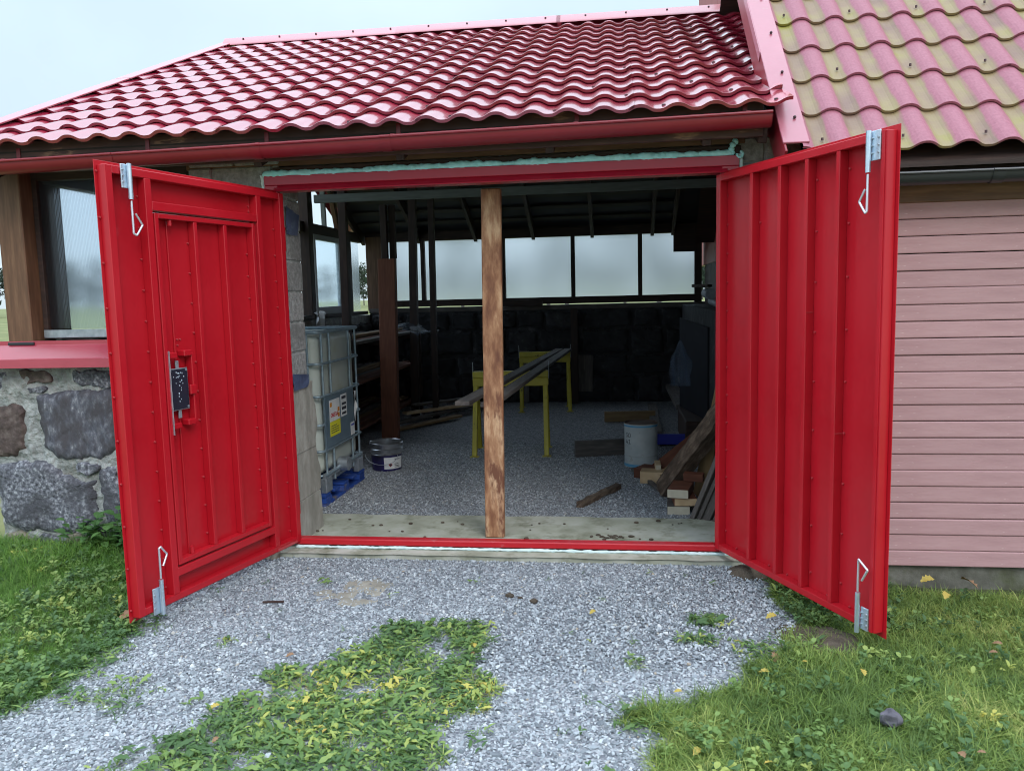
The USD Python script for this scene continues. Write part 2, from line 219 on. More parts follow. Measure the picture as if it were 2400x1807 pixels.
def pebble_look():
    return usdkit.material(stage, '/World/Looks/crushed_stone', {
        'o': ('object_info', {}), 'r': ('rgb_ramp', {'ramp': [(0, (0.125, 0.142, 0.160)), (0.3, (0.235, 0.260, 0.286)), (0.65, (0.340, 0.372, 0.402)), (0.93, (0.45, 0.482, 0.508)), (0.98, (0.54, 0.56, 0.56)), (1, (0.33, 0.28, 0.22))]}),
        'c': ('texture_coordinate', {}), 'n': ('noise_texture', {'scale': 160.0, 'detail': 3.0}), 'nm': ('map_range', {'from_min': 0.3, 'from_max': 0.7, 'to_min': 0.8, 'to_max': 1.2}),
        'v': ('vector_math', {'math_type': 'scale'}), 'p': ('principled_bsdf', {'roughness': 0.7})},
        [('o.random', 'r.fac'), ('c.object', 'n.vector'), ('n.fac', 'nm.value'), ('r.color', 'v.vector1'), ('nm.result', 'v.scale'), ('v.vector', 'p.base_color')], surface='p.BSDF')
M['pebble'] = pebble_look()

def gravel_sheet_look():
    return usdkit.material(stage, '/World/Looks/gravel_bed', {
        'c': ('geometry', {}), 'v': ('voronoi_texture', {'scale': 72.0}), 'w': ('voronoi_texture', {'scale': 72.0, 'feature': 'distance_to_edge'}),
        's': ('separate_color', {}), 'r': ('rgb_ramp', {'ramp': [(0, (0.10, 0.105, 0.125)), (0.5, (0.21, 0.22, 0.24)), (0.95, (0.38, 0.39, 0.41))]}),
        'e': ('map_range', {'from_min': 0.0, 'from_max': 0.004, 'to_min': 0.35, 'to_max': 1.0, 'clamp': True}), 'k': ('vector_math', {'math_type': 'scale'}),
        'b': ('bump', {'strength': 1.0, 'distance': 0.012}), 'p': ('principled_bsdf', {'roughness': 0.8}), 'bm': ('map_range', {'from_min': 0.0, 'from_max': 0.006, 'clamp': True})},
        [('c.position', 'v.vector'), ('c.position', 'w.vector'), ('v.color', 's.color'), ('s.r', 'r.fac'), ('w.distance', 'e.value'), ('w.distance', 'bm.value'), ('r.color', 'k.vector1'), ('e.result', 'k.scale'),
         ('bm.result', 'b.height'), ('k.vector', 'p.base_color'), ('b.normal', 'p.normal')], surface='p.BSDF')
M['gravel_bed'] = gravel_sheet_look()
M['field'] = look('autumn_field_grass', [(0.3, (0.085, 0.105, 0.030)), (0.5, (0.15, 0.165, 0.055)), (0.75, (0.25, 0.235, 0.10))], 0.35, 0.9, 0.4, 8, dist=0.05, detail=9, world=True)
M['turf'] = look('turf_soil', [(0.3, (0.030, 0.038, 0.012)), (0.5, (0.055, 0.065, 0.022)), (0.75, (0.10, 0.10, 0.045))], 9, 0.95, 0.7, 50, dist=0.02, detail=8, world=True)

# ------------------------------------------------------------------ helpers
def free(path):
    if not stage.GetPrimAtPath(path):
        return path
    i = 1
    while stage.GetPrimAtPath(f'{path}_{i:03d}'):
        i += 1
    return f'{path}_{i:03d}'

def tag(prim, label=None, category=None, group=None, kind=None):
    p = prim.GetPrim() if hasattr(prim, 'GetPrim') else prim
    for k, v in (('label', label), ('category', category), ('group', group), ('kind', kind)):
        if v:
            p.SetCustomDataByKey(k, v)
    return p

def thing(name, label, category, loc=(0, 0, 0), mat4=None, group=None):
    x = UsdGeom.Xform.Define(stage, free('/World/' + name))
    if mat4 is not None:
        x.AddTransformOp().Set(Gf.Matrix4d(*np.asarray(mat4, float).ravel().tolist()))
    elif any(loc):
        x.AddTranslateOp().Set(Gf.Vec3d(*map(float, loc)))
    return tag(x, label, category, group)

def under(parent):
    if parent is None:
        return '/World'
    return str(parent.GetPath())

def xform_part(name, parent, kind=None, label=None):
    x = UsdGeom.Xform.Define(stage, free(under(parent) + '/' + name))
    return tag(x, label, None, None, kind)

def put(name, mesh, mat, parent=None, smooth=False, mat4=None, kind=None, label=None, category=None, group=None):
    u = usdkit.mesh(stage, free(under(parent) + '/' + name), mesh, M[mat] if isinstance(mat, str) else mat, smooth)
    if mat4 is not None:
        u.AddTransformOp().Set(Gf.Matrix4d(*np.asarray(mat4, float).ravel().tolist()))
    return tag(u, label, category, group, kind)

def cbox(size, ch=0.003):
    """chamfered box centred on the origin: (v, f)"""
    h = np.asarray(size, float) / 2
    c = min(ch, h.min() * 0.45)
    if c <= 0:
        b = trimesh.creation.box(size); return np.array(b.vertices), np.array(b.faces)
    v, idx = [], {}
    for sx in (-1, 1):
        for sy in (-1, 1):
            for sz in (-1, 1):
                s = np.array([sx, sy, sz])
                for a in range(3):
                    q = s * (h - c); q[a] = s[a] * h[a]
                    idx[sx, sy, sz, a] = len(v); v.append(q)
    v = np.array(v); f = []
    def quad(a, b, c_, d):
        f.append([a, b, c_]); f.append([a, c_, d])
    for a in range(3):
        o = [k for k in range(3) if k != a]
        for s in (-1, 1):
            q = []
            for t in ((-1, -1), (1, -1), (1, 1), (-1, 1)):
                k = [0, 0, 0]; k[a] = s; k[o[0]], k[o[1]] = t; q.append(idx[(*k, a)])
            quad(*q)
        for s in (-1, 1):
            for t in (-1, 1):
                k0 = [0, 0, 0]; k0[o[0]], k0[o[1]] = s, t; k1 = list(k0); k0[a], k1[a] = -1, 1
                quad(idx[(*k0, o[0])], idx[(*k1, o[0])], idx[(*k1, o[1])], idx[(*k0, o[1])])
    for sx in (-1, 1):
        for sy in (-1, 1):
            for sz in (-1, 1):
                f.append([idx[sx, sy, sz, 0], idx[sx, sy, sz, 1], idx[sx, sy, sz, 2]])
    f = np.array(f)
    n = np.cross(v[f[:, 1]] - v[f[:, 0]], v[f[:, 2]] - v[f[:, 0]])
    flip = (n * v[f].mean(1)).sum(1) < 0
    f[flip] = f[flip][:, ::-1]
    return v, f

class MB:
    def __init__(self): self.v, self.f, self.n = [], [], 0
    def add(self, v, f):
        v = np.asarray(v, float); f = np.asarray(f, int)
        if f.shape[1] == 4: f = np.vstack([f[:, [0, 1, 2]], f[:, [0, 2, 3]]])
        self.v.append(v); self.f.append(f + self.n); self.n += len(v); return self
    def box(self, x0, x1, y0, y1, z0, z1, ch=0.003):
        v, f = cbox((abs(x1 - x0), abs(y1 - y0), abs(z1 - z0)), ch)
        return self.add(v + [(x0 + x1) / 2, (y0 + y1) / 2, (z0 + z1) / 2], f)
    def bar(self, p0, p1, w, t, up=(0, 0, 1), ch=0.003):
        """bar from p0 to p1, w across, t along 'up'"""
        m4 = frame(p0, p1, up); L = np.linalg.norm(np.subtract(p1, p0))
        v, f = cbox((L, w, t), ch)
        return self.add((v + [L / 2, 0, 0]) @ m4[:3, :3] + m4[3, :3], f)
    def tube(self, pts, r, n=8, cap=True):
        v, f = tube(pts, r, n, cap); return self.add(v, f)
    def tri(self): return np.vstack(self.v), np.vstack(self.f)
    def put(self, name, mat, parent=None, **k): return put(name, self.tri(), mat, parent, **k)

def frame(p0, p1, up=(0, 0, 1)):
    p0, p1 = np.asarray(p0, float), np.asarray(p1, float)
    x = (p1 - p0) / np.linalg.norm(p1 - p0); u = np.asarray(up, float)
    y = np.cross(u, x); y /= np.linalg.norm(y); z = np.cross(x, y)
    m4 = np.eye(4); m4[0, :3], m4[1, :3], m4[2, :3], m4[3, :3] = x, y, z, p0
    return m4

def tube(pts, r, n=8, cap=True):
    pts = np.asarray(pts, float); k = len(pts); r = np.broadcast_to(r, k)
    d = np.gradient(pts, axis=0); d /= np.linalg.norm(d, axis=1, keepdims=True)
    ref = np.array([0, 0, 1.0]) if abs(d[0][2]) < 0.9 else np.array([1.0, 0, 0])
    a = np.linspace(0, 2 * np.pi, n, endpoint=False); V = []
    e1 = np.cross(d[0], ref); e1 /= np.linalg.norm(e1)
    for i in range(k):
        e1 = e1 - d[i] * (e1 @ d[i]); e1 /= np.linalg.norm(e1); e2 = np.cross(d[i], e1)
        V.append(pts[i] + r[i] * (np.cos(a)[:, None] * e1 + np.sin(a)[:, None] * e2))
    F = []
    for i in range(k - 1):
        for j in range(n):
            q = (j + 1) % n; F += [[i * n + j, i * n + q, (i + 1) * n + q], [i * n + j, (i + 1) * n + q, (i + 1) * n + j]]
    V = np.vstack(V)
    if cap:
        c0, c1 = len(V), len(V) + 1; V = np.vstack([V, pts[:1], pts[-1:]])
        for j in range(n):
            q = (j + 1) % n; F += [[c0, q, j], [c1, (k - 1) * n + j, (k - 1) * n + q]]
    return V, np.array(F)

def lathe(prof, n=40):
    prof = np.asarray(prof, float); a = np.linspace(0, 2 * np.pi, n, endpoint=False)
    V = np.stack([np.outer(prof[:, 0], np.cos(a)), np.outer(prof[:, 0], np.sin(a)), np.repeat(prof[:, 1:2], n, 1)], -1).reshape(-1, 3)
    F = []
    for i in range(len(prof) - 1):
        for j in range(n):
            q = (j + 1) % n; F += [[i * n + j, i * n + q, (i + 1) * n + q], [i * n + j, (i + 1) * n + q, (i + 1) * n + j]]
    return V, np.array(F)

def board(name, p0, p1, w, t, mat, parent=None, up=(0, 0, 1), ch=0.003, rough=0.0, seed=0, **k):
    """a board whose length runs along its own x axis, so that the grain follows it"""
    m4 = frame(p0, p1, up); L = np.linalg.norm(np.subtract(p1, p0))
    if rough:
        n = max(6, int(L / 0.05)); xs = np.linspace(0, L, n); ring = []
        prof = np.array([(-.5, -.5), (-.17, -.5), (.17, -.5), (.5, -.5), (.5, 0), (.5, .5), (.17, .5), (-.17, .5), (-.5, .5), (-.5, 0)]) * [w, t]
        for x in xs: ring.append(np.column_stack([np.full(len(prof), x), prof]))
        V = np.vstack(ring); V += rough * 2 * (np.stack([meshkit.noise(V * 14 + 31.7 * j, seed + j) for j in range(3)], -1) - .5)
        q = len(prof); F = []
        for i in range(n - 1):
            for j in range(q):
                b = (j + 1) % q; F += [[i * q + j, (i + 1) * q + b, i * q + b], [i * q + j, (i + 1) * q + j, (i + 1) * q + b]]
        c = len(V); V = np.vstack([V, ring[0].mean(0), ring[-1].mean(0)])
        for j in range(q):
            b = (j + 1) % q; F += [[c, j, b], [c + 1, (n - 1) * q + b, (n - 1) * q + j]]
        F = np.array(F)[:, ::-1] if np.linalg.det(m4[:3, :3]) < 0 else np.array(F)
        return put(name, trimesh.Trimesh(V, F, process=False), mat, parent, mat4=m4, smooth=45, **k)
    v, f = cbox((L, w, t), ch)
    return put(name, (v + [L / 2, 0, 0], f), mat, parent, mat4=m4, **k)

def grid(nx, ny, fn):
    u, v = np.meshgrid(np.linspace(0, 1, nx), np.linspace(0, 1, ny), indexing='ij')
    V = fn(u, v).reshape(-1, 3); i = np.arange(nx * ny).reshape(nx, ny)
    F = np.stack([i[:-1, :-1], i[1:, :-1], i[1:, 1:], i[:-1, 1:]], -1).reshape(-1, 4)
    return V, np.vstack([F[:, [0, 1, 2]], F[:, [0, 2, 3]]])

def in_poly(P, poly):
    x, y = P[:, 0], P[:, 1]; c = np.zeros(len(P), bool); n = len(poly)
    for i in range(n):
        (x1, y1), (x2, y2) = poly[i], poly[(i + 1) % n]
        hit = ((y1 > y) != (y2 > y)) & (x < (x2 - x1) * (y - y1) / ((y2 - y1) if y2 != y1 else 1e-9) + x1)
        c ^= hit
    return c

def soft_normals(v, f, deg):
    """face-varying normals that stay sharp across steep edges"""
    fn_ = np.cross(v[f[:, 1]] - v[f[:, 0]], v[f[:, 2]] - v[f[:, 0]]); un = fn_ / np.maximum(np.linalg.norm(fn_, axis=1, keepdims=True), 1e-12)
    out = np.zeros((len(f), 3, 3)); inc = [[] for _ in range(len(v))]
    for i, t in enumerate(f):
        for j in t: inc[j].append(i)
    c = math.cos(math.radians(deg))
    for j, L in enumerate(inc):
        if not L: continue
        L = np.array(L); D = un[L] @ un[L].T > c; N_ = D @ fn_[L]
        N_ /= np.maximum(np.linalg.norm(N_, axis=1, keepdims=True), 1e-12)
        for q, i in enumerate(L): out[i, list(f[i]).index(j)] = N_[q]
    return out.reshape(-1, 3)

# ------------------------------------------------------------------ ground
def ground_z(x, y):
    return np.where(np.asarray(y) < 0.25, -0.09 * np.clip((np.asarray(x) - 2.95) / 0.9, 0, 1), 0.0)

GRAVEL = [(-0.62, -0.05), (-0.58, -0.9), (-0.36, -1.30), (-0.29, -1.71), (-0.29, -1.93), (-0.36, -2.06), (-0.60, -2.3), (-1.6, -3.4), (-2.6, -6.0), (2.6, -6.0), (2.2, -3.2), (2.19, -2.29), (2.27, -2.10), (2.08, -1.93), (2.39, -1.83),
          (2.59, -1.68), (2.64, -1.47), (2.82, -1.37), (2.90, -1.20), (2.93, -0.95), (2.88, -0.6), (2.86, -0.05)]
CENTRE = [(0.93, -1.26), (1.02, -1.15), (1.34, -1.13), (1.48, -1.3), (1.38, -1.57), (1.55, -1.73), (1.53, -1.93), (1.40, -2.04), (1.50, -2.16), (1.42, -2.45), (1.2, -3.3), (0.6, -4.6), (0.1, -4.2), (0.30, -2.9), (0.33, -2.46), (0.43, -2.23), (0.49, -2.02), (0.60, -1.77), (0.76, -1.58), (0.91, -1.42)]

R_ = 420.0
gx = np.concatenate([[-R_, -120, -40, -12], np.linspace(-6, 8, 57), [14, 40, 120, R_]])
gy = np.concatenate([[-60.0, -25, -10], np.linspace(-7, 9, 65), [14, 40, 120, R_]])
GX, GY = np.meshgrid(gx, gy, indexing='ij')
GZ = ground_z(GX, GY) - 0.012 + 0.01 * (meshkit.fbm(np.stack([GX, GY, 0 * GX], -1) * 1.7, 3) - .5)
gi = np.arange(GX.size).reshape(GX.shape)
gf = np.stack([gi[:-1, :-1], gi[1:, :-1], gi[1:, 1:], gi[:-1, 1:]], -1).reshape(-1, 4)
put('ground', (np.stack([GX, GY, GZ], -1).reshape(-1, 3), gf), 'field', smooth=True, kind='structure', label='grassy ground around the buildings with a pale field reaching the horizon')

from shapely.geometry import Polygon
def sheet(name, poly, z, mat, label, jitter=0.0, seed=3):
    pg = Polygon(poly).buffer(0)
    v, f = trimesh.creation.triangulate_polygon(pg.segmentize(0.15), engine='earcut')
    v = np.column_stack([v, z + ground_z(v[:, 0], v[:, 1])])
    n = np.cross(v[f[:, 1]] - v[f[:, 0]], v[f[:, 2]] - v[f[:, 0]])[:, 2]
    f = np.array(f); f[n < 0] = f[n < 0][:, ::-1]
    return put(name, (v, f), mat, kind='structure', label=label)
sheet('gravel_yard', list(Polygon(GRAVEL).buffer(0.16).exterior.coords)[:-1], 0.002, 'gravel_bed', 'grey crushed stone yard in front of the garage opening')
sheet('gravel_floor', [(-1.75, 0.70), (3.36, 0.70), (3.36, 7.2), (-1.75, 7.2)], 0.004, 'gravel_bed', 'dark gravel floor inside the garage')

def turf_patch(name, poly, z, mat, label):
    return sheet(name, poly, z, mat, label)
turf_patch('turf', [(-4.2, -0.3), (-2.2, -0.06), (-0.70, -0.06), (-0.66, -0.9), (-0.50, -1.25), (-0.47, -1.71), (-0.50, -1.93), (-0.60, -2.06), (-1.8, -3.4), (-4.2, -3.4)], 0.006, 'turf', 'dark turf soil under the grass left of the yard')
TURF_R = (lambda p: p.buffer(-0.05))(Polygon([(2.86, -0.05), (2.88, -0.6), (2.93, -0.95), (2.90, -1.20), (2.82, -1.37), (2.64, -1.47), (2.59, -1.68), (2.39, -1.83), (2.08, -1.93), (2.27, -2.10), (2.19, -2.29), (2.2, -3.2), (6.5, -3.2), (6.5, -0.05)]))
def strips():
    from shapely.geometry import box as sbox
    mb = MB()
    for a, b in ((1.5, 2.95), (2.95, 3.85), (3.85, 6.6)):
        pg = TURF_R.intersection(sbox(a, -4, b, 1))
        for g in getattr(pg, 'geoms', [pg]):
            v, f = trimesh.creation.triangulate_polygon(g, engine='earcut'); v = np.column_stack([v, 0.0065 + ground_z(v[:, 0], v[:, 1])])
            n = np.cross(v[f[:, 1]] - v[f[:, 0]], v[f[:, 2]] - v[f[:, 0]])[:, 2]; f = np.array(f); f[n < 0] = f[n < 0][:, ::-1]; mb.add(v, f)
    return mb.tri()
put('turf', strips(), 'turf', kind='structure', label='dark turf soil under the lawn right of the yard')

# dirt patches on the yard: low uneven mounds with ragged edges
def mound(name, cx, cy, rx, ry, h, mat, label, seed, rot=0.0):
    n, k = 48, 7; a = np.linspace(0, 2 * np.pi, n, endpoint=False)
    rr = 0.72 + 0.6 * meshkit.fbm(np.stack([np.cos(a) * 1.6 + 9, np.sin(a) * 1.6, 0 * a + seed], -1), 3, seed)
    V = [np.array([[cx, cy, h]])]; F = []
    for i in range(1, k + 1):
        t = i / k; x, y = rx * rr * t * np.cos(a), ry * rr * t * np.sin(a)
        x, y = x * math.cos(rot) - y * math.sin(rot), x * math.sin(rot) + y * math.cos(rot)
        P = np.column_stack([cx + x, cy + y, np.zeros(n)])
        P[:, 2] = h * (1 - t ** 2) + 0.012 * (meshkit.noise(P * 20, seed) - .5) * (t < 1) - 0.01 * (t >= 1); V.append(P)
    V = np.vstack(V)
    for j in range(n): F.append([0, 1 + j, 1 + (j + 1) % n])
    for i in range(k - 1):
        for j in range(n):
            q = (j + 1) % n; a0, b0 = 1 + i * n, 1 + (i + 1) * n
            F += [[a0 + j, b0 + j, b0 + q], [a0 + j, b0 + q, a0 + q]]
    return put(name, (V, np.array(F)), mat, smooth=True, kind='structure', label=label)
mound('dirt_patch', 0.62, -0.72, 0.25, 0.25, 0.006, 'dirt', 'sandy dirt patch in the gravel near the sill', 3)
mound('dirt_patch', 3.02, -1.16, 0.20, 0.20, 0.018, 'soil', 'bare brown soil beside the right gate leaf', 8)
mound('dirt_patch', 2.84, -0.27, 0.13, 0.10, 0.05, 'soil', 'small heap of dark soil at the right end of the sill', 5)
DIRT = [(0.62, -0.72, 0.20), (3.02, -1.16, 0.15)]

# ------------------------------------------------------------------ the garage
garage = thing('garage', 'low stone and timber garage with red metal tile roof and wide open gateway', 'garage')
TH = math.atan2(4.315 - 2.606, 3.56 + 0.33)
YE, ZE, YR, ZR = -0.33, 2.606, 3.56, 4.315
cs, sn = math.cos(TH), math.sin(TH)

def tiles(x0, x1, ncourse, course, wave, phase, y0, z0, th, amp, step, s_end=None, per=12, lift=0.0, flip=False):
    """pressed metal tile sheet. returns v, f, trough depth"""
    c, s = math.cos(th), math.sin(th)
    nx = int(round((x1 - x0) / wave * per)) + 1; xs = np.linspace(x0, x1, nx)
    ph = (xs - phase) / wave; ph = ph - np.floor(ph)
    prof = (0.5 + 0.5 * np.cos(2 * np.pi * (ph - 0.07 * np.sin(2 * np.pi * ph)))) ** 2.0
    rows = []
    for k in range(ncourse):
        a, b = k * course, (k + 1) * course
        if s_end is not None and a >= s_end: break
        if s_end is not None: b = min(b, s_end)
        rows += [(a + 0.016, step * .12), (a, step * .30), (a, step * .96), (a + 0.004, step), (a + course * .3, step * .80), (a + course * .7, step * 0.36), (b + 0.012 if (k < ncourse - 1 and (s_end is None or b < s_end)) else b, 0.0)]
    V, T = [], []
    for sv, h in rows:
        hh = h + amp * prof + lift
        V.append(np.column_stack([xs, y0 + sv * c - hh * s, z0 + sv * s + hh * c])); T.append(1 - prof)
    nr = len(V); V = np.vstack(V); i = np.arange(nr * nx).reshape(nr, nx)
    F = np.stack([i[:-1, :-1], i[:-1, 1:], i[1:, 1:], i[1:, :-1]], -1).reshape(-1, 4)
    F = np.vstack([F[:, [0, 1, 2]], F[:, [0, 2, 3]]])
    return V, F, np.concatenate(T)

roof = xform_part('roof', garage)
SLOPE = (YR - YE) / cs
edges = [-1.98, -1.43, -0.23, 0.97, 2.17, 3.035]
for i in range(5):
    v, f, t = tiles(edges[i], edges[i + 1] + (0.03 if i < 4 else 0), 13, 0.323, 0.2, 0.03, YE, ZE, TH, 0.029, 0.027, s_end=SLOPE - 0.02, lift=0.003 * (i % 2))
    put('tile_sheet', trimesh.Trimesh(v, f, process=False), 'roof', roof, smooth=33)
v, f, t = tiles(3.035, 3.375, 11, 0.323, 0.2, 0.03, YE + 2 * 0.323 * cs, ZE + 2 * 0.323 * sn, TH, 0.029, 0.027, s_end=SLOPE - 0.02 - 2 * 0.323, lift=0.003)
put('tile_sheet', trimesh.Trimesh(v, f, process=False), 'roof', roof, smooth=33)
# rear slope, plain tile sheets seen only from elsewhere
for i in range(5):
    v, f, t = tiles(edges[i], edges[i + 1] + (0.03 if i < 4 else 0), 13, 0.323, 0.2, 0.03, YE, ZE, TH, 0.029, 0.027, s_end=SLOPE - 0.02, lift=0.003 * (i % 2), per=6)
    v[:, 1] = 2 * YR - v[:, 1]
    put('tile_sheet', trimesh.Trimesh(v, f[:, ::-1], process=False), 'roof', roof, smooth=33)
# roof screws
mb = MB()
for k in range(12):
    for j in range(25):
        if (j + k) % 3: continue
        x = -1.87 + 0.2 * j + 0.03; s_ = k * 0.323 + 0.07
        b = trimesh.creation.cylinder(0.011, 0.02, sections=6)
        mb.add(np.array(b.vertices) + [x, YE + s_ * cs - 0.024 * sn, ZE + s_ * sn + 0.024 * cs], b.faces)
mb.put('roof_screws', 'bolt_dark', roof, kind='stuff')
# ridge cap: folded strip over both slopes, in three lengths
for a, b in ((-2.02, -0.1), (-0.14, 1.55), (1.51, 3.34)):
    mb = MB(); e = 0.003 * (a > -1)
    for sgn in (-1, 1):
        P = [(YR, ZR + 0.098 + e), (YR + sgn * 0.030, ZR + 0.094 + e), (YR + sgn * 0.092, ZR + 0.022 + e), (YR + sgn * 0.096, ZR + 0.004 + e)]
        V = np.array([[x, y, z] for x in (a, b) for y, z in P]); q = len(P)
        F = [[j, j + 1, q + j + 1, q + j] for j in range(q - 1)]
        mb.add(V, F)
    mb.put('ridge_cap', 'trim', roof, smooth=30)
mb = MB()
for x in np.arange(-1.8, 3.1, 0.4):
    b = trimesh.creation.cylinder(0.012, 0.02, sections=6); mb.add(np.array(b.vertices) * .8 + [x, YR - 0.055, ZR + 0.070], b.faces)
mb.put('ridge_screws', 'bolt_dark', roof, kind='stuff')
# verge trim along the left rake, front and rear
for sgn in (1, -1):
    for a, b in ((0.0, 0.5), (0.495, 1.0)):
        P0 = np.array([-2.0, YE - 0.02, ZE + 0.055]) * (1 - a) + np.array([-2.0, YR, ZR + 0.06]) * a
        P1 = np.array([-2.0, YE - 0.02, ZE + 0.055]) * (1 - b) + np.array([-2.0, YR, ZR + 0.06]) * b
        if sgn < 0: P0[1], P1[1] = 2 * YR - P0[1], 2 * YR - P1[1]
        mb = MB(); up = (0, -sn * sgn, cs)
        mb.bar(P0, P1, 0.13, 0.012, up, 0.003)
        mb.bar(P0 + [-0.062, 0, -0.075], P1 + [-0.062, 0, -0.075], 0.008, 0.15, up, 0.002)
        mb.put('verge_trim', 'trim', roof)
# underlay, rafters and laths
for sgn in (1, -1):
    for (xa, xb, s0) in ((-1.93, 2.92, 0.10), (2.92, 3.38, 0.72 if sgn > 0 else 0.10)):
        V = []
        for x in (xa, xb):
            for (s_, h) in ((s0, -0.03), (SLOPE, -0.03), (SLOPE, -0.04), (s0, -0.04)):
                y, z = YE + s_ * cs - h * sn, ZE + s_ * sn + h * cs
                V.append([x, y if sgn > 0 else 2 * YR - y, z])
        MB().add(np.array(V), [[0, 1, 5, 4], [2, 3, 7, 6], [0, 3, 2, 1], [4, 5, 6, 7], [3, 0, 4, 7]]).put('underlay', 'membrane', roof)
for sgn in (1, -1):
    fl = lambda y: y if sgn > 0 else 2 * YR - y
    for x in (-1.80, -0.92, -0.04, 0.84, 1.72, 2.60, 2.90):
        h = -0.135
        board('rafter', (x, fl(YE + 0.05 * cs - h * sn), ZE + 0.05 * sn + h * cs), (x, fl(YE + (SLOPE - .02) * cs - h * sn), ZE + (SLOPE - .02) * sn + h * cs), 0.05, 0.13, 'wood_dark', roof)
    for k in range(12):
        s_ = 0.12 + 0.323 * k; h = -0.056
        y, z = fl(YE + s_ * cs - h * sn), ZE + s_ * sn + h * cs
        board('roof_lath', (-1.9, y, z), (2.92 if k < 3 else 3.02, y, z), 0.09, 0.025, 'lath', roof, up=(0, -sn * sgn, cs))
board('tie_beam', (-1.15, 3.62, 2.715), (3.34, 3.62, 2.715), 0.05, 0.085, 'beam_grey', garage)
# fascia, soffit battens and gutter
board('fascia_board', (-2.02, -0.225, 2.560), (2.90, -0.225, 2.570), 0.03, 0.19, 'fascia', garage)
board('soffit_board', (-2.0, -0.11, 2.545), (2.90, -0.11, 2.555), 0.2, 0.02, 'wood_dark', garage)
def gutter_mesh(p0, p1, r=0.062, n=14):
    p0, p1 = np.array(p0, float), np.array(p1, float); a = np.linspace(math.pi, 2 * math.pi, n)
    prof = [(-r * 1.0 - 0.0, 0.012)] + [(r * math.cos(t), r * math.sin(t)) for t in a] + [(r, 0.006)]
    prof_i = [(y * 0.95, z * 0.95 + 0.001) for y, z in prof]
    prof = prof + prof_i[::-1]; q = len(prof)
    V = np.array([[p[0], p[1] + y, p[2] + z] for p in (p0, p1) for y, z in prof]); F = []
    for j in range(q):
        b = (j + 1) % q; F.append([j, b, q + b, q + j])
    mb = MB().add(V, F)
    mb.tube([p0 + [0, -r - 0.002, 0.008], p1 + [0, -r - 0.002, 0.008]], 0.009, 8)      # rolled front lip
    return mb
GL = lambda x: (x, -0.315, 2.505 + (x + 2.1) * 0.0125)
gut = xform_part('gutter', garage)
for a, b in ((-2.1, -0.90), (-0.895, 0.80), (0.805, 2.925)):
    gutter_mesh(GL(a), GL(b)).put('gutter_length', 'gutter', gut, smooth=40)
for x in (-0.9, 0.02, 0.80):
    gutter_mesh(GL(x - 0.03), GL(x + 0.03), 0.0655).put('gutter_joint', 'gutter', gut, smooth=40)
e = np.array(GL(2.925)); a = np.linspace(math.pi, 2 * math.pi, 14)
mb = MB(); mb.add(np.array([[e[0] + dx, e[1] + 0.064 * math.cos(t), e[2] + 0.064 * math.sin(t)] for dx in (0, 0.004) for t in a]), [[0, j + 1, j, 0] for j in range(1, 12)] + [[14, 14 + j, 15 + j, 14] for j in range(1, 12)])
mb.put('gutter_end', 'gutter', gut)
for x in (-1.58, -0.72, 0.04, 0.845, 1.88, 2.80):
    p = np.array(GL(x)); mb = MB()
    mb.box(x - 0.013, x + 0.013, -0.246, -0.2405, p[2] + 0.0, p[2] + 0.105, 0.001)
    mb.box(x - 0.013, x + 0.013, p[1] - 0.066, -0.246, p[2] + 0.016, p[2] + 0.020, 0.001)
    mb.put('gutter_bracket', 'gutter', gut)

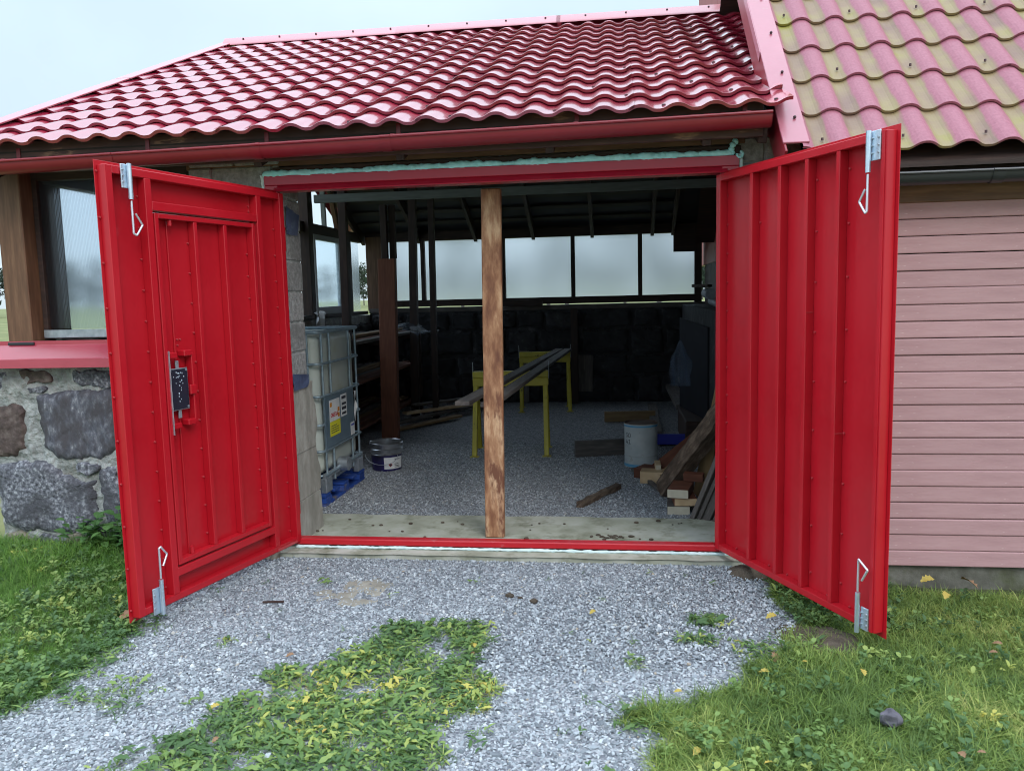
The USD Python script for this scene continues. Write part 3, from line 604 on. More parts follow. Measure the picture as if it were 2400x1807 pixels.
# --- front wall: stone base with mortar
wall = xform_part('stone_wall', garage)
def rough_face(x0, x1, z0, z1, y, nx, nz, amp, seed, depth):
    def fn(u, v):
        X, Z = x0 + u * (x1 - x0), z0 + v * (z1 - z0)
        Y = y + amp * 2 * (meshkit.fbm(np.stack([X * 7, Z * 7, 0 * X + seed], -1), 4, seed) - .5) + 0.4 * amp * (meshkit.noise(np.stack([X * 45, Z * 45, 0 * X], -1), seed) - .5)
        return np.stack([X, Y, Z], -1)
    V, F = grid(nx, nz, fn)
    mb = MB().add(V, F); mb.box(x0 + .005, x1 - .005, y + amp * 1.2, y + depth, z0, z1 - .002, 0.0)
    return mb
rough_face(-2.12, -0.60, -0.05, 1.235, -0.012, 150, 130, 0.032, 4, 0.4).put('mortar', 'mortar', wall, smooth=True)
def stone(poly, mat, seed, bulge=0.030, y0=-0.006, rough=0.016, parent=wall, flip=None):
    P = np.array(poly, float); c = P.mean(0)
    if flip is None: P = c + (P - c) * np.minimum(1.10, 1 + 0.028 / np.abs(P - c).max())
    seg = []
    for i in range(len(P)):
        a, b = P[i], P[(i + 1) % len(P)]; k = max(2, int(np.linalg.norm(b - a) / 0.022))
        seg += [a + (b - a) * t for t in np.linspace(0, 1, k, endpoint=False)]
    R = np.array(seg); n = len(R)
    for _ in range(1): R = 0.5 * R + 0.25 * (np.roll(R, 1, 0) + np.roll(R, -1, 0))
    R += 0.020 * (np.stack([meshkit.noise(np.column_stack([R * 22, np.full(n, seed + q)]), seed + q) for q in range(2)], -1) - .5) * 2
    size = np.sqrt(abs(np.prod(np.ptp(P, 0))))
    ts = [1.0, 0.985, 0.95, 0.88, 0.78, 0.66, 0.54, 0.42, 0.30, 0.18, 0.08]
    V = []
    for t in ts:
        Q = c + (R - c) * t; dd = bulge * (1 - (max(0, t - 0.80) / 0.20) ** 2.2) if t < 1 else -0.02
        w = np.column_stack([Q * 9, np.full(n, seed * 1.7)])
        y = y0 - dd - (rough * 2 * (meshkit.fbm(w, 4, seed) - .5) * (1.0 if t < 0.97 else 0.3)) - 0.35 * rough * (meshkit.noise(w * 5, seed) - .5)
        V.append(np.column_stack([Q[:, 0], y, Q[:, 1]]))
    V.append(np.array([[c[0], V[-1][:, 1].mean(), c[1]]])); V = np.vstack(V); F = []
    for i in range(len(ts) - 1):
        for j in range(n):
            b = (j + 1) % n; F += [[i * n + j, i * n + b, (i + 1) * n + b], [i * n + j, (i + 1) * n + b, (i + 1) * n + j]]
    e0 = (len(ts) - 1) * n
    for j in range(n): F.append([e0 + j, e0 + (j + 1) % n, len(V) - 1])
    F = np.array(F)
    nrm = np.cross(V[F[:, 1]] - V[F[:, 0]], V[F[:, 2]] - V[F[:, 0]]).sum(0)
    if nrm[1] > 0: F = F[:, ::-1]
    if flip is not None: V = flip(V)
    return put('stone', trimesh.Trimesh(V, F, process=False), mat, parent, smooth=True)
stone([(-1.77, 1.04), (-1.45, 1.065), (-1.22, 1.05), (-1.20, 0.86), (-1.22, 0.70), (-1.33, 0.63), (-1.50, 0.605), (-1.62, 0.61), (-1.74, 0.69), (-1.75, 0.86)], 'granite_streak', 1, 0.034)
stone([(-2.10, 0.56), (-1.95, 0.585), (-1.76, 0.57), (-1.66, 0.52), (-1.55, 0.45), (-1.42, 0.455), (-1.43, 0.31), (-1.42, 0.18), (-1.56, 0.125), (-1.95, 0.12), (-2.09, 0.16), (-2.11, 0.33)], 'granite', 2, 0.042)
stone([(-2.10, 0.97), (-2.02, 0.985), (-1.95, 1.0), (-1.89, 0.96), (-1.88, 0.86), (-1.90, 0.72), (-1.97, 0.645), (-2.10, 0.635)], 'stone_brown', 3, 0.036)
stone([(-2.11, 1.20), (-1.98, 1.215), (-1.96, 1.13), (-2.03, 1.09), (-2.11, 1.085)], 'granite', 4, 0.03)
stone([(-1.90, 1.215), (-1.68, 1.21), (-1.66, 1.16), (-1.74, 1.135), (-1.86, 1.12)], 'stone_brown', 5, 0.022)
stone([(-1.86, 1.085), (-1.70, 1.10), (-1.72, 1.07), (-1.83, 1.045), (-1.87, 1.05)], 'granite', 19, 0.02)
stone([(-1.50, 1.20), (-1.26, 1.20), (-1.24, 1.10), (-1.36, 1.09), (-1.50, 1.12)], 'granite', 6, 0.018)
stone([(-1.54, 0.575), (-1.38, 0.59), (-1.33, 0.555), (-1.42, 0.51), (-1.53, 0.525)], 'granite', 7, 0.04)
stone([(-1.36, 0.53), (-1.26, 0.56), (-1.22, 0.40), (-1.23, 0.20), (-1.33, 0.17), (-1.35, 0.32)], 'granite', 8, 0.03)
stone([(-1.66, 0.08), (-1.56, 0.105), (-1.47, 0.07), (-1.50, 0.01), (-1.63, 0.0)], 'stone_tan', 9, 0.035)
stone([(-1.46, 0.03), (-1.20, 0.05), (-1.16, -0.03), (-1.30, -0.07), (-1.47, -0.05)], 'stone_brown', 10, 0.03)
stone([(-1.44, 0.105), (-1.22, 0.12), (-1.21, 0.065), (-1.43, 0.05)], 'granite', 11, 0.02)
stone([(-2.10, 0.09), (-1.98, 0.10), (-1.88, 0.05), (-1.96, 0.0), (-2.10, 0.0)], 'stone_tan', 12, 0.03)
stone([(-1.86, 0.09), (-1.72, 0.09), (-1.70, 0.01), (-1.84, -0.02)], 'granite', 13, 0.025)
for i, pl in enumerate([[(-1.15, 1.18), (-0.80, 1.19), (-0.78, 0.90), (-1.14, 0.88)], [(-1.16, 0.82), (-0.82, 0.84), (-0.66, 0.80), (-0.66, 0.45), (-0.9, 0.42), (-1.15, 0.47)], [(-1.14, 0.41), (-0.9, 0.36), (-0.64, 0.38), (-0.63, 0.08), (-1.12, 0.06)], [(-0.74, 1.19), (-0.63, 1.19), (-0.63, 0.87), (-0.73, 0.88)]]):
    stone(pl, ('granite', 'stone_brown', 'granite', 'stone_tan')[i], 20 + i, 0.03)

# left side wall, outer face and inner face: stone
lw = xform_part('stone_wall', garage)
MB().box(-2.118, -1.72, 0.395, 7.45, -0.05, 1.38, 0.01).put('mortar', 'mortar', lw)
bw = xform_part('stone_wall', garage)
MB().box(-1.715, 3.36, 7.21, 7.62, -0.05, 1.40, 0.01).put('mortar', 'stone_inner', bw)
rs = np.random.default_rng(4)
def courses(x0, x1, z0, z1, mean, fn, parent, mat, seed0):
    z = z0; sd = seed0
    while z < z1 - 0.12:
        h = min(rs.uniform(0.24, 0.42), z1 - z); x = x0
        while x < x1 - 0.1:
            w = min(rs.uniform(mean * .6, mean * 1.5), x1 - x); j = lambda: rs.uniform(-.03, .03)
            g = 0.022
            pl = [(x + g + j() * .5, z + g + j() * .5), (x + w * .5, z + g + j()), (x + w - g + j() * .5, z + g + j() * .5), (x + w - g, z + h * .5 + j()), (x + w - g + j() * .5, z + h - g + j() * .5), (x + w * .5, z + h - g + j() * .5), (x + g + j() * .5, z + h - g), (x + g, z + h * .5)]
            stone(pl, mat, sd, 0.05, rough=0.02, parent=parent, flip=fn); sd += 1; x += w
        z += h
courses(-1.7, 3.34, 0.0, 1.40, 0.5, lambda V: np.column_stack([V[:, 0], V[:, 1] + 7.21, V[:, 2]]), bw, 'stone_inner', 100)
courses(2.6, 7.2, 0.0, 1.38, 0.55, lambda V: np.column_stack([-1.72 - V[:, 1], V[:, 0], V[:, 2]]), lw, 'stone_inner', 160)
board('wall_plate', (-1.72, 7.30, 1.435), (3.36, 7.30, 1.435), 0.20, 0.07, 'wood_grey', garage)
board('wall_plate', (-1.83, 0.2, 1.415), (-1.83, 7.2, 1.415), 0.20, 0.05, 'wood_grey', garage)

# corner post, side frames and clouded panels
board('corner_post', (-1.862, 0.055, 1.405), (-1.862, 0.055, 2.535), 0.178, 0.15, 'wood_brown', garage, up=(0, -1, 0), ch=0.006)
MB().box(-1.95, -1.76, -0.03, 0.135, 1.385, 1.404, 0.002).put('post_base', 'black_gutter', garage)
fl = np.array([(-0.02, 1.412), (-0.02, 1.385), (-0.118, 1.300), (-0.132, 1.297), (-0.134, 1.240), (-0.126, 1.238), (-0.122, 1.285), (0.06, 1.37)])
V = np.array([[x, y, z] for x in (-2.16, -0.62) for y, z in fl]); q = len(fl)
mb = MB().add(V, [[j, (j + 1) % q, q + (j + 1) % q, q + j] for j in range(q)])
mb.put('sill_flashing', 'flash', garage)
board('window_sill_rail', (-1.755, 0.078, 1.452), (-0.64, 0.078, 1.452), 0.02, 0.055, 'galv', garage)
fr = xform_part('side_window', garage)
mb = MB(); mb.box(-1.77, -1.735, 0.09, 0.16, 1.40, 2.53); mb.put('jamb', 'wood_dark', fr)
mb = MB(); mb.box(-0.67, -0.63, 0.09, 0.16, 1.40, 2.53); mb.put('jamb', 'wood_dark', fr)
mb = MB(); mb.box(-1.735, -0.67, 0.091, 0.159, 2.47, 2.569); mb.put('head', 'wood_dark', fr)
def ribbed(x0, x1, z0, z1, y, pitch, axis):
    """twin-wall sheet: two thin skins with fine internal webs"""
    mb = MB(); mb.box(x0, x1, y, y + 0.001, z0, z1, 0.0)
    return mb
ribbed(-1.735, -0.67, 1.485, 2.47, 0.118, .01, 'z').put('panel', 'poly_clear', fr)
mb = MB()
for x in np.arange(-1.725, -0.675, 0.0105): mb.box(x, x + 0.0007, 0.1205, 0.1235, 1.485, 2.47, 0.0)
mb.put('panel_webs', 'poly_clear', fr, kind='stuff')
# block and concrete pier left of the gateway
pier = xform_part('block_pier', garage)
z = 1.10; k = 0
while z < 2.55:
    h = min(0.198, 2.55 - z)
    for (a, b) in (((-0.60, -0.30), (-0.292, 0.0)) if k % 2 else ((-0.60, -0.45), (-0.442, -0.05), (-0.042, 0.0))):
        dj = rs.uniform(-.006, .006); v, f = cbox((b - a, 0.30, h - 0.008), 0.008)
        put('concrete_block', (v + [(a + b) / 2, 0.15 + dj, z + h / 2], f), 'block', pier)
    z += 0.198; k += 1
MB().box(-0.595, -0.006, 0.012, 0.285, 1.09, 2.545, 0.0).put('mortar', 'mortar', pier)
def jag(x0, x1, z0, z1, y0, y1, seed, amp=0.03):
    n = 16; V = []
    for i, zz_ in enumerate(np.linspace(z0, z1, n)):
        w = amp * (meshkit.noise(np.array([[zz_ * 9, seed, 0.]]), seed)[0] - .5) * 2
        V += [[x0, y0, zz_], [x1, y0, zz_], [x1, y1 + w - 0.10 * zz_, zz_], [x0, y1 + w - 0.10 * zz_, zz_]]
    F = []
    for i in range(n - 1):
        for j in range(4):
            b = (j + 1) % 4; F.append([i * 4 + j, i * 4 + b, i * 4 + 4 + b, i * 4 + 4 + j])
    F += [[0, 3, 2, 1], [(n - 1) * 4, (n - 1) * 4 + 1, (n - 1) * 4 + 2, (n - 1) * 4 + 3]]
    return MB().add(np.array(V), F)
for a, b, dx in ((0.0, 0.31, 0.004), (0.313, 0.63, -0.003), (0.633, 1.085, 0.002)):
    jag(-0.60, dx, a, b, 0.002, 0.475, int(a * 90)).put('concrete_course', 'concrete', pier)
for (y0, y1, z0, z1, sd) in ((0.05, 0.26, 2.06, 2.24, 1), (0.02, 0.30, 1.055, 1.165, 2)):
    V, F = grid(7, 7, lambda u, v: np.stack([0.007 + 0.012 * meshkit.noise(np.stack([u * 4, v * 4, 0 * u], -1), sd), y0 + u * (y1 - y0) * (0.85 + .15 * v), z0 + v * (z1 - z0) * (1 - .25 * u)], -1))
    put('tape_patch', (V, F), 'tape', pier, smooth=True)
# right pier and wall behind the right leaf
pr = xform_part('block_pier', garage)
z = 0.0; k = 0
while z < 2.52:
    h = min(0.198, 2.52 - z)
    for (a, b) in (((2.80, 3.10), (3.108, 3.36)) if k % 2 else ((2.80, 2.95), (2.958, 3.36))):
        v, f = cbox((b - a, 0.30, h - 0.008), 0.008); put('concrete_block', (v + [(a + b) / 2, 0.17, z + h / 2], f), 'block', pr)
    z += 0.198; k += 1
MB().box(2.806, 3.35, 0.03, 0.31, 0.0, 2.515, 0.0).put('mortar', 'mortar', pr)
# lintel beams over the gateway
board('lintel_beam', (-0.62, 0.06, 2.52), (2.84, 0.06, 2.53), 0.10, 0.09, 'wood_brown', garage)
board('lintel_beam', (-0.04, 0.03, 2.44), (2.815, 0.03, 2.445), 0.07, 0.055, 'wood_dark', garage)
board('lintel_beam', (-1.95, 0.06, 2.605), (2.96, 0.06, 2.61), 0.12, 0.075, 'wood_dark', garage)

# steel door frame and foam
df = xform_part('door_frame', garage)
mb = MB(); mb.box(-0.086, 2.803, -0.034, 0.05, 2.354, 2.413)
V = np.array([[x, y, z] for x in (-0.022, 2.737) for y, z in ((-0.020, 2.354), (-0.050, 2.322), (-0.046, 2.316), (0.05, 2.316), (0.05, 2.354))])
mb.add(V, [[j, (j + 1) % 5, 5 + (j + 1) % 5, 5 + j] for j in range(5)] + [[0, 1, 2, 2], [0, 2, 3, 4], [5, 7, 6, 6], [5, 9, 8, 7]])
mb.put('frame_head', 'frame_red', df)
MB().box(-0.086, -0.002, -0.033, 0.05, 0.056, 2.353).put('frame_jamb', 'frame_red', df)
MB().box(2.704, 2.803, -0.033, 0.05, 0.056, 2.353).put('frame_jamb', 'frame_red', df)
MB().box(-0.002, 2.704, -0.052, 0.02, 0.058, 0.098, 0.006).put('frame_sill', 'sill_red', df)
def foam(p0, p1, r, seed, n, squash=0.8, lump=0.5, freq=30):
    p0, p1 = np.array(p0, float), np.array(p1, float); t = np.linspace(0, 1, n); P = p0 + np.outer(t, p1 - p0)
    L = np.linalg.norm(p1 - p0)
    q_ = lambda f, k: meshkit.noise(np.column_stack([t * L * f, 0 * t + k, 0 * t]), seed)
    rr = r * (0.50 + lump * (0.55 * q_(7, 1) + 0.55 * q_(19, 3) + 0.35 * np.abs(np.sin(t * L * freq + 6 * q_(5, 2))) * q_(11, 4)))
    P = P + np.column_stack([0 * t, 0 * t, 0.25 * r * (q_(9, 7) - .5)])
    rr[0] *= .4; rr[-1] *= .4
    V, F = tube(P, rr, 12)
    V += (np.stack([meshkit.noise(V * 60, seed + q) for q in range(3)], -1) - .5) * r * 0.5
    return V, F
ff = xform_part('expanding_foam', garage)
put('foam_bead', foam((-0.10, -0.012, 2.424), (2.78, -0.012, 2.428), 0.021, 3, 420, lump=0.75, freq=43), 'foam', ff, smooth=True)
put('foam_bead', foam((-0.10, -0.012, 2.425), (-0.096, -0.012, 2.30), 0.018, 4, 40), 'foam_white', ff, smooth=True)
put('foam_bead', foam((2.812, -0.012, 2.425), (2.815, -0.012, 2.30), 0.016, 5, 40), 'foam_white', ff, smooth=True)
t = np.linspace(0, 1, 30); P = np.column_stack([2.757 + 0.012 * t + 0.02 * t ** 3, -0.015 - 0.01 * np.sin(t * 3), 2.44 + 0.062 * t - 0.006 * t ** 4])
V, F = tube(P, 0.011 + 0.007 * np.abs(np.sin(t * 9)) + 0.003 * t, 10); put('foam_bead', (V, F), 'foam', ff, smooth=True)
t = np.linspace(0, 1.6 * np.pi, 24); P = np.column_stack([2.806 + 0.016 * np.sin(t), -0.03 + 0 * t, 2.432 - 0.016 + 0.016 * np.cos(t)])
put('foam_bead', tube(P, 0.008, 8), 'foam', ff, smooth=True)
put('foam_bead', foam((0.0, -0.05, 0.047), (2.79, -0.052, 0.045), 0.013, 9, 420, lump=0.3), 'foam_white', ff, smooth=True)
# concrete threshold
def slab(u, v):
    X, Y = -0.12 + u * 2.95, -0.16 + v * 0.92
    X = X - 0.0 * Y; e = np.minimum(v, 1 - v) < 0.001
    Z = 0.036 + 0.006 * (meshkit.fbm(np.stack([X * 5, Y * 5, 0 * X], -1), 3, 6) - .5)
    Y = Y + np.where(v > .5, 0.03 * (meshkit.noise(np.stack([X * 7, 0 * X, 0 * X + 3], -1), 3) - .5), 0.015 * (meshkit.noise(np.stack([X * 9, 0 * X, 0 * X], -1), 2) - .5))
    return np.stack([X, Y, Z], -1)
V, F = grid(60, 20, slab)
thr = MB().add(V, F); thr.box(-0.115, 2.825, -0.145, 0.735, -0.06, 0.030, 0.004)
thr.put('threshold', 'slab', garage, smooth=30)
# crumbs of soil on the threshold
mb = MB()
for k in range(60):
    x, y = (2.05 + rs.normal(0, .07), 0.27 + rs.normal(0, .03)) if k < 28 else (rs.uniform(0, 2.65), rs.uniform(0.1, 0.70))
    s = trimesh.creation.icosphere(1, rs.uniform(.004, .013)); mb.add(np.array(s.vertices) * [1.4, 1, .7] + [x, y, 0.041], s.faces)
mb.put('soil_crumbs', 'soil', garage, kind='stuff')
# inner posts of the timber frame
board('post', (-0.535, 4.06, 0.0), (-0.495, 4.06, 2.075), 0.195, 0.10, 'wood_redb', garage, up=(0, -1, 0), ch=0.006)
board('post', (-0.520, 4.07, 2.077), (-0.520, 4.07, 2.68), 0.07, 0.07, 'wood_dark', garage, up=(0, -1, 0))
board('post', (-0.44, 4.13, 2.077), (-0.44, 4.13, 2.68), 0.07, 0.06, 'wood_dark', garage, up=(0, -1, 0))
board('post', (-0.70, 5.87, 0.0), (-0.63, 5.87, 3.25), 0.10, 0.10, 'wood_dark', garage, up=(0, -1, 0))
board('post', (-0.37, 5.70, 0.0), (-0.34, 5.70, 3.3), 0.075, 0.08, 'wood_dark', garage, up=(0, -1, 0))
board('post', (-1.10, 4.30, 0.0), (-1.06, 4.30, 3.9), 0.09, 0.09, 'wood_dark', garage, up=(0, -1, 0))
# left gable frame
board('post', (-1.80, 4.98, 1.40), (-1.80, 4.98, 3.66), 0.13, 0.14, 'wood_dark', garage, up=(0, -1, 0))
board('plate_beam', (-1.84, 0.2, 2.545), (-1.84, 7.3, 2.545), 0.10, 0.13, 'wood_dark', garage)
board('gable_stud', (-1.85, 5.28, 2.61), (-1.85, 5.24, 3.55), 0.06, 0.045, 'beam_grey', garage, up=(0, -1, 0))
board('gable_stud', (-1.85, 5.78, 2.61), (-1.85, 5.75, 3.35), 0.06, 0.045, 'beam_grey', garage, up=(0, -1, 0))
board('gable_brace', (-1.80, 6.16, 2.61), (-1.80, 5.86, 3.3), 0.06, 0.09, 'wood_brown', garage, up=(0, -1, 0))
board('post', (-1.80, 6.50, 1.40), (-1.80, 6.50, 2.54), 0.10, 0.12, 'wood_dark', garage, up=(0, -1, 0))
board('post', (-1.62, 7.30, 1.44), (-1.62, 7.30, 2.56), 0.24, 0.16, 'wood_brown', garage, up=(0, -1, 0))
board('post', (3.26, 7.30, 1.44), (3.26, 7.30, 2.56), 0.10, 0.14, 'wood_dark', garage, up=(0, -1, 0))
gw = xform_part('gable_window', garage)
MB().box(-1.87, -1.80, 5.24, 5.30, 1.44, 2.48).put('jamb', 'pvc', gw); MB().box(-1.87, -1.80, 6.28, 6.36, 1.44, 2.48).put('jamb', 'pvc', gw)
MB().box(-1.869, -1.801, 5.30, 6.28, 1.44, 1.535).put('frame_rail', 'pvc', gw); MB().box(-1.869, -1.801, 5.30, 6.28, 2.415, 2.48).put('frame_rail', 'pvc', gw)
mb = MB(); mb.box(-1.86, -1.82, 6.20, 6.225, 1.535, 2.415); mb.put('sash', 'galv', gw)
MB().box(-1.845, -1.840, 5.30, 6.28, 1.535, 2.415, 0).put('pane', 'misted', gw)
for (a, b) in ((0.30, 2.1), (2.14, 3.6), (3.64, 4.88), (6.66, 7.22)):
    x = xform_part('side_panel', garage)
    MB().box(-1.862, -1.860, a, b, 1.455, 2.475, 0).put('sheet', 'poly_clear', x)
    mb = MB(); mb.box(-1.88, -1.83, a - (0.02 if a < 1 else 0.04), a + (0.16 if a < 1 else 0.01), 1.445, 2.475)
    mb.put('frame_post', 'wood_dark', x)
# back wall: clouded panels between dark mullions
board('plate_beam', (-1.75, 7.30, 2.545), (3.36, 7.30, 2.545), 0.12, 0.13, 'wood_dark', garage)
board('back_rail', (-1.5, 7.25, 1.535), (3.30, 7.25, 1.535), 0.06, 0.10, 'wood_dark', garage)
MUL = [-1.50, -0.86, 0.38, 1.43, 2.42, 3.24]
for i, x in enumerate(MUL):
    if 0 < i < 5: board('mullion', (x, 7.28, 1.575), (x, 7.28, 2.48), 0.06, 0.08, 'wood_dark', garage, up=(0, -1, 0))
for i in range(5):
    MB().box(MUL[i] + 0.02, MUL[i + 1] - 0.02, 7.312, 7.314, 1.56, 2.485, 0).put('back_panel', 'poly', garage)
MB().box(2.90, 3.22, 7.20, 7.22, 2.20, 2.48).put('corner_board', 'wood_dark', garage)
board('bent_board', (0.36, 7.12, 1.515), (0.98, 7.12, 1.49), 0.03, 0.10, 'wood_dark', garage, up=(0, 0, 1))
board('post', (1.45, 7.0, 0.0), (1.45, 7.0, 1.42), 0.10, 0.10, 'wood_dark', garage, up=(0, -1, 0))
# right inner wall: upright dark boards
rwall = xform_part('boarded_wall', garage)
y = 0.32
while y < 7.2:
    w = 0.16; MB().box(3.352, 3.372 + rs.uniform(0, .008), y, min(y + w - 0.006, 7.2), 0, 2.62, 0.002).put('wall_board', 'wood_dark', rwall); y += w
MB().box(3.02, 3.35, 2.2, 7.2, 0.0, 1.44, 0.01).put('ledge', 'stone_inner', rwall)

# ------------------------------------------------------------------ gate leaves
aL, aR = math.radians(76.165), math.radians(64.985)
def leaf_matrix(hx, d, s):
    m4 = np.eye(4); m4[0, :3] = d; m4[1, :3] = np.cross([0, 0, 1.0], d); m4[2, :3] = (0, 0, 1); m4[3, :3] = (hx, 0, 0); return m4
ZB, ZT, UL = 0.056, 2.322, 1.392
def bx(s, u0, u1, v0, v1, z0, z1, ch=0.0025):
    mb = MB(); mb.box(u0, u1, min(s * v0, s * v1), max(s * v0, s * v1), z0, z1, ch); return mb
def screws(s, pts, parent, r=0.0050):
    mb = MB()
    for u, v, z in pts:
        b = trimesh.creation.cylinder(r, 0.007, sections=6); P = np.array(b.vertices)[:, [0, 2, 1]]
        mb.add(P + [u, s * (v + 0.0035), z], b.faces[:, ::-1])
    mb.put('screw_heads', 'screw', parent, kind='stuff')
def bolt(s, ub, up0, up1, zp0, zp1, zb0, zb1, zr, hook, parent):
    b = xform_part('drop_bolt', parent)
    mb = bx(s, up0, up1, 0.052, 0.060, zp0, zp1, 0.002)
    k = (zp1 - zp0) / 4
    mb.put('bolt_plate', 'zinc', b)
    mb = MB()
    for i in range(3):
        for uu in (up0 + 0.008, up1 - 0.008):
            c = trimesh.creation.cylinder(0.005, 0.006, sections=6); P = np.array(c.vertices)[:, [0, 2, 1]]
            mb.add(P + [uu, s * 0.063, zp0 + k * (i + 1)], c.faces[:, ::-1])
    mb.put('plate_screws', 'galv', b, kind='stuff')
    v = 0.072
    MB().tube([(ub, s * v, zb0), (ub, s * v, zb1)], 0.0115, 12).put('barrel', 'zinc', b, smooth=40)
    zs = zb0 if zr < zb0 else zb1
    pts = [(ub, s * v, zs), (ub, s * v, zr)] + [(u, s * (v + 0.004), z) for u, z in hook]
    P = []
    for i in range(len(pts) - 1):
        a_, b_ = np.array(pts[i]), np.array(pts[i + 1]); P += [a_ + (b_ - a_) * t for t in (np.linspace(0.04, 0.96, 6))]
    MB().tube(P, 0.0055, 8).put('hook_rod', 'rod', b, smooth=60)

dL = np.array([-math.cos(aL), -math.sin(aL), 0]); dR = np.array([math.cos(aR), -math.sin(aR), 0])
gl = thing('gate_leaf', 'left red steel gate leaf with a wicket door and black lock plate', 'gate leaf', mat4=leaf_matrix(0.0, dL, 1))
s = 1
bx(s, 1.10, UL, -0.004, 0, ZB, ZT, .001).put('panel', 'red', gl)
bx(s, 0.03, 0.306, -0.0045, 0, ZB, ZT, .001).put('panel', 'red', gl)
bx(s, 0.306, 1.10, -0.004, 0, 2.104, ZT, .001).put('panel', 'red', gl)
bx(s, 0.306, 1.10, -0.004, 0, ZB, 0.254, .001).put('panel', 'red', gl)
bx(s, 1.335, 1.376, 0.0, 0.05, 0.082, 2.300).put('end_post', 'red', gl)
bx(s, 0.036, 0.078, 0.0, 0.05, 0.082, 2.300).put('hinge_stile', 'red', gl)
bx(s, 0.078, 1.335, 0.0, 0.049, 2.262, 2.300).put('top_rail', 'red', gl)
bx(s, 0.078, 1.335, 0.0, 0.049, 0.082, 0.118).put('bottom_rail', 'red', gl)
bx(s, 1.10, 1.142, 0.0, 0.050, 0.118, 2.262).put('stile', 'red', gl)
bx(s, 0.254, 0.296, 0.0, 0.050, 0.118, 2.262).put('stile', 'red', gl)
bx(s, 0.296, 1.10, 0.0, 0.0495, 2.108, 2.152).put('cross_rail', 'red', gl)
bx(s, 0.296, 1.10, 0.0, 0.0495, 0.206, 0.250).put('cross_rail', 'red', gl)
bx(s, 0.08, 0.28, 0.0495, 0.0515, 0.084, 0.100).put('weld_plate', 'screw', gl)
MB().tube([(0.0, 0.012, 0.25), (0.0, 0.012, 0.40)], 0.012, 10).put('hinge', 'red', gl, smooth=40)
MB().tube([(0.0, 0.012, 1.95), (0.0, 0.012, 2.10)], 0.012, 10).put('hinge', 'red', gl, smooth=40)
wk = xform_part('wicket_door', gl)
bx(s, 0.320, 1.090, -0.0035, 0.0005, 0.262, 2.098, .001).put('door_sheet', 'red', wk)
bx(s, 1.062, 1.088, 0.001, 0.047, 0.262, 2.097).put('door_stile', 'red', wk)
bx(s, 0.318, 0.342, 0.001, 0.047, 0.262, 2.097).put('door_stile', 'red', wk)
bx(s, 0.342, 1.062, 0.001, 0.0465, 2.072, 2.097).put('door_rail', 'red', wk)
bx(s, 0.342, 1.062, 0.001, 0.0465, 0.262, 0.290).put('door_rail', 'red', wk)
for u in (0.790, 0.558):
    bx(s, u, u + 0.026, 0.001, 0.044, 0.290, 2.072).put('door_rib', 'red', wk)
bx(s, 0.968, 0.976, 0.001, 0.010, 0.290, 2.072, .003).put('sheet_fold', 'red', wk)
MB().tube([(0.975, 0.03, 2.04), (0.975, 0.03, 2.07)], 0.011, 8).put('guide_tube', 'red', wk, smooth=40)
MB().tube([(0.975, 0.03, 0.292), (0.975, 0.03, 0.33)], 0.011, 8).put('guide_tube', 'red', wk, smooth=40)
mb = MB()      # cut-out box around the lock
mb.box(0.885, 0.90, 0.002, 0.046, 1.005, 1.375); mb.box(0.90, 0.956, 0.004, 0.052, 1.362, 1.392); mb.box(1.00, 1.062, 0.004, 0.048, 1.355, 1.385)
mb.box(0.90, 0.956, 0.004, 0.052, 0.992, 1.022); mb.box(1.00, 1.062, 0.004, 0.048, 0.985, 1.012); mb.box(0.885, 0.930, 0.043, 0.056, 1.155, 1.205)
mb.put('lock_box', 'red', wk)
bx(s, 1.0622, 1.0655, 0.036, 0.056, 0.955, 1.395, .001).put('strike_strip', 'galv', wk)
lk = bx(s, 0.9215, 1.061, 0.024, 0.033, 1.078, 1.300, .002).put('lock_rim', 'galv', wk)
bx(s, 0.9265, 1.056, 0.033, 0.0352, 1.083, 1.295, .001).put('lock_plate', 'black_metal', wk)
bx(s, 0.976, 0.996, 0.020, 0.028, 1.30, 1.34, .001).put('lock_bar', 'galv', wk)
bx(s, 0.976, 0.996, 0.020, 0.028, 1.035, 1.078, .001).put('lock_bar', 'galv', wk)
mb = MB(); r3 = np.random.default_rng(2)
for (u, z) in [(0.935, 1.288), (1.048, 1.288), (0.935, 1.092), (1.048, 1.092)]:
    c = trimesh.creation.cylinder(0.006, 0.003, sections=10); mb.add(np.array(c.vertices)[:, [0, 2, 1]] + [u, 0.037, z], c.faces[:, ::-1])
for k in range(22):
    u, z = 0.945 + 0.095 * r3.random(), 1.215 + 0.065 * r3.random()
    if k > 13: u, z = 0.975 + 0.03 * r3.random(), 1.12 + 0.09 * r3.random()
    c = trimesh.creation.icosphere(1, 0.0022 + 0.0018 * r3.random()); mb.add(np.array(c.vertices) * [1, .5, 1.4] + [u, 0.0355, z], c.faces)
mb.put('lock_rivets', 'zinc', wk, kind='stuff')
P = [(1.384, 0.001, 0.12 + 0.215 * k) for k in range(11)] + [(1.152, 0.001, 0.16 + 0.155 * k) for k in range(14)] + [(0.246, 0.001, 0.2 + 0.19 * k) for k in range(11)] + [(0.09, 0.001, 0.16 + 0.16 * k) for k in range(13)]
P += [(0.826, 0.001, 0.36 + 0.16 * k) for k in range(11)] + [(0.352, 0.001, 0.36 + 0.13 * k) for k in range(13)] + [(0.95, 0.001, z) for z in (1.42, 1.45)] + [(0.93, 0.001, 1.45), (0.315, 0.001, 2.2), (0.315, 0.001, 2.17)]
screws(s, P, gl)
bolt(s, 1.253, 1.240, 1.291, 2.198, 2.312, 2.145, 2.315, 1.982, [(1.238, 1.974), (1.199, 2.026), (1.238, 2.080)], gl)
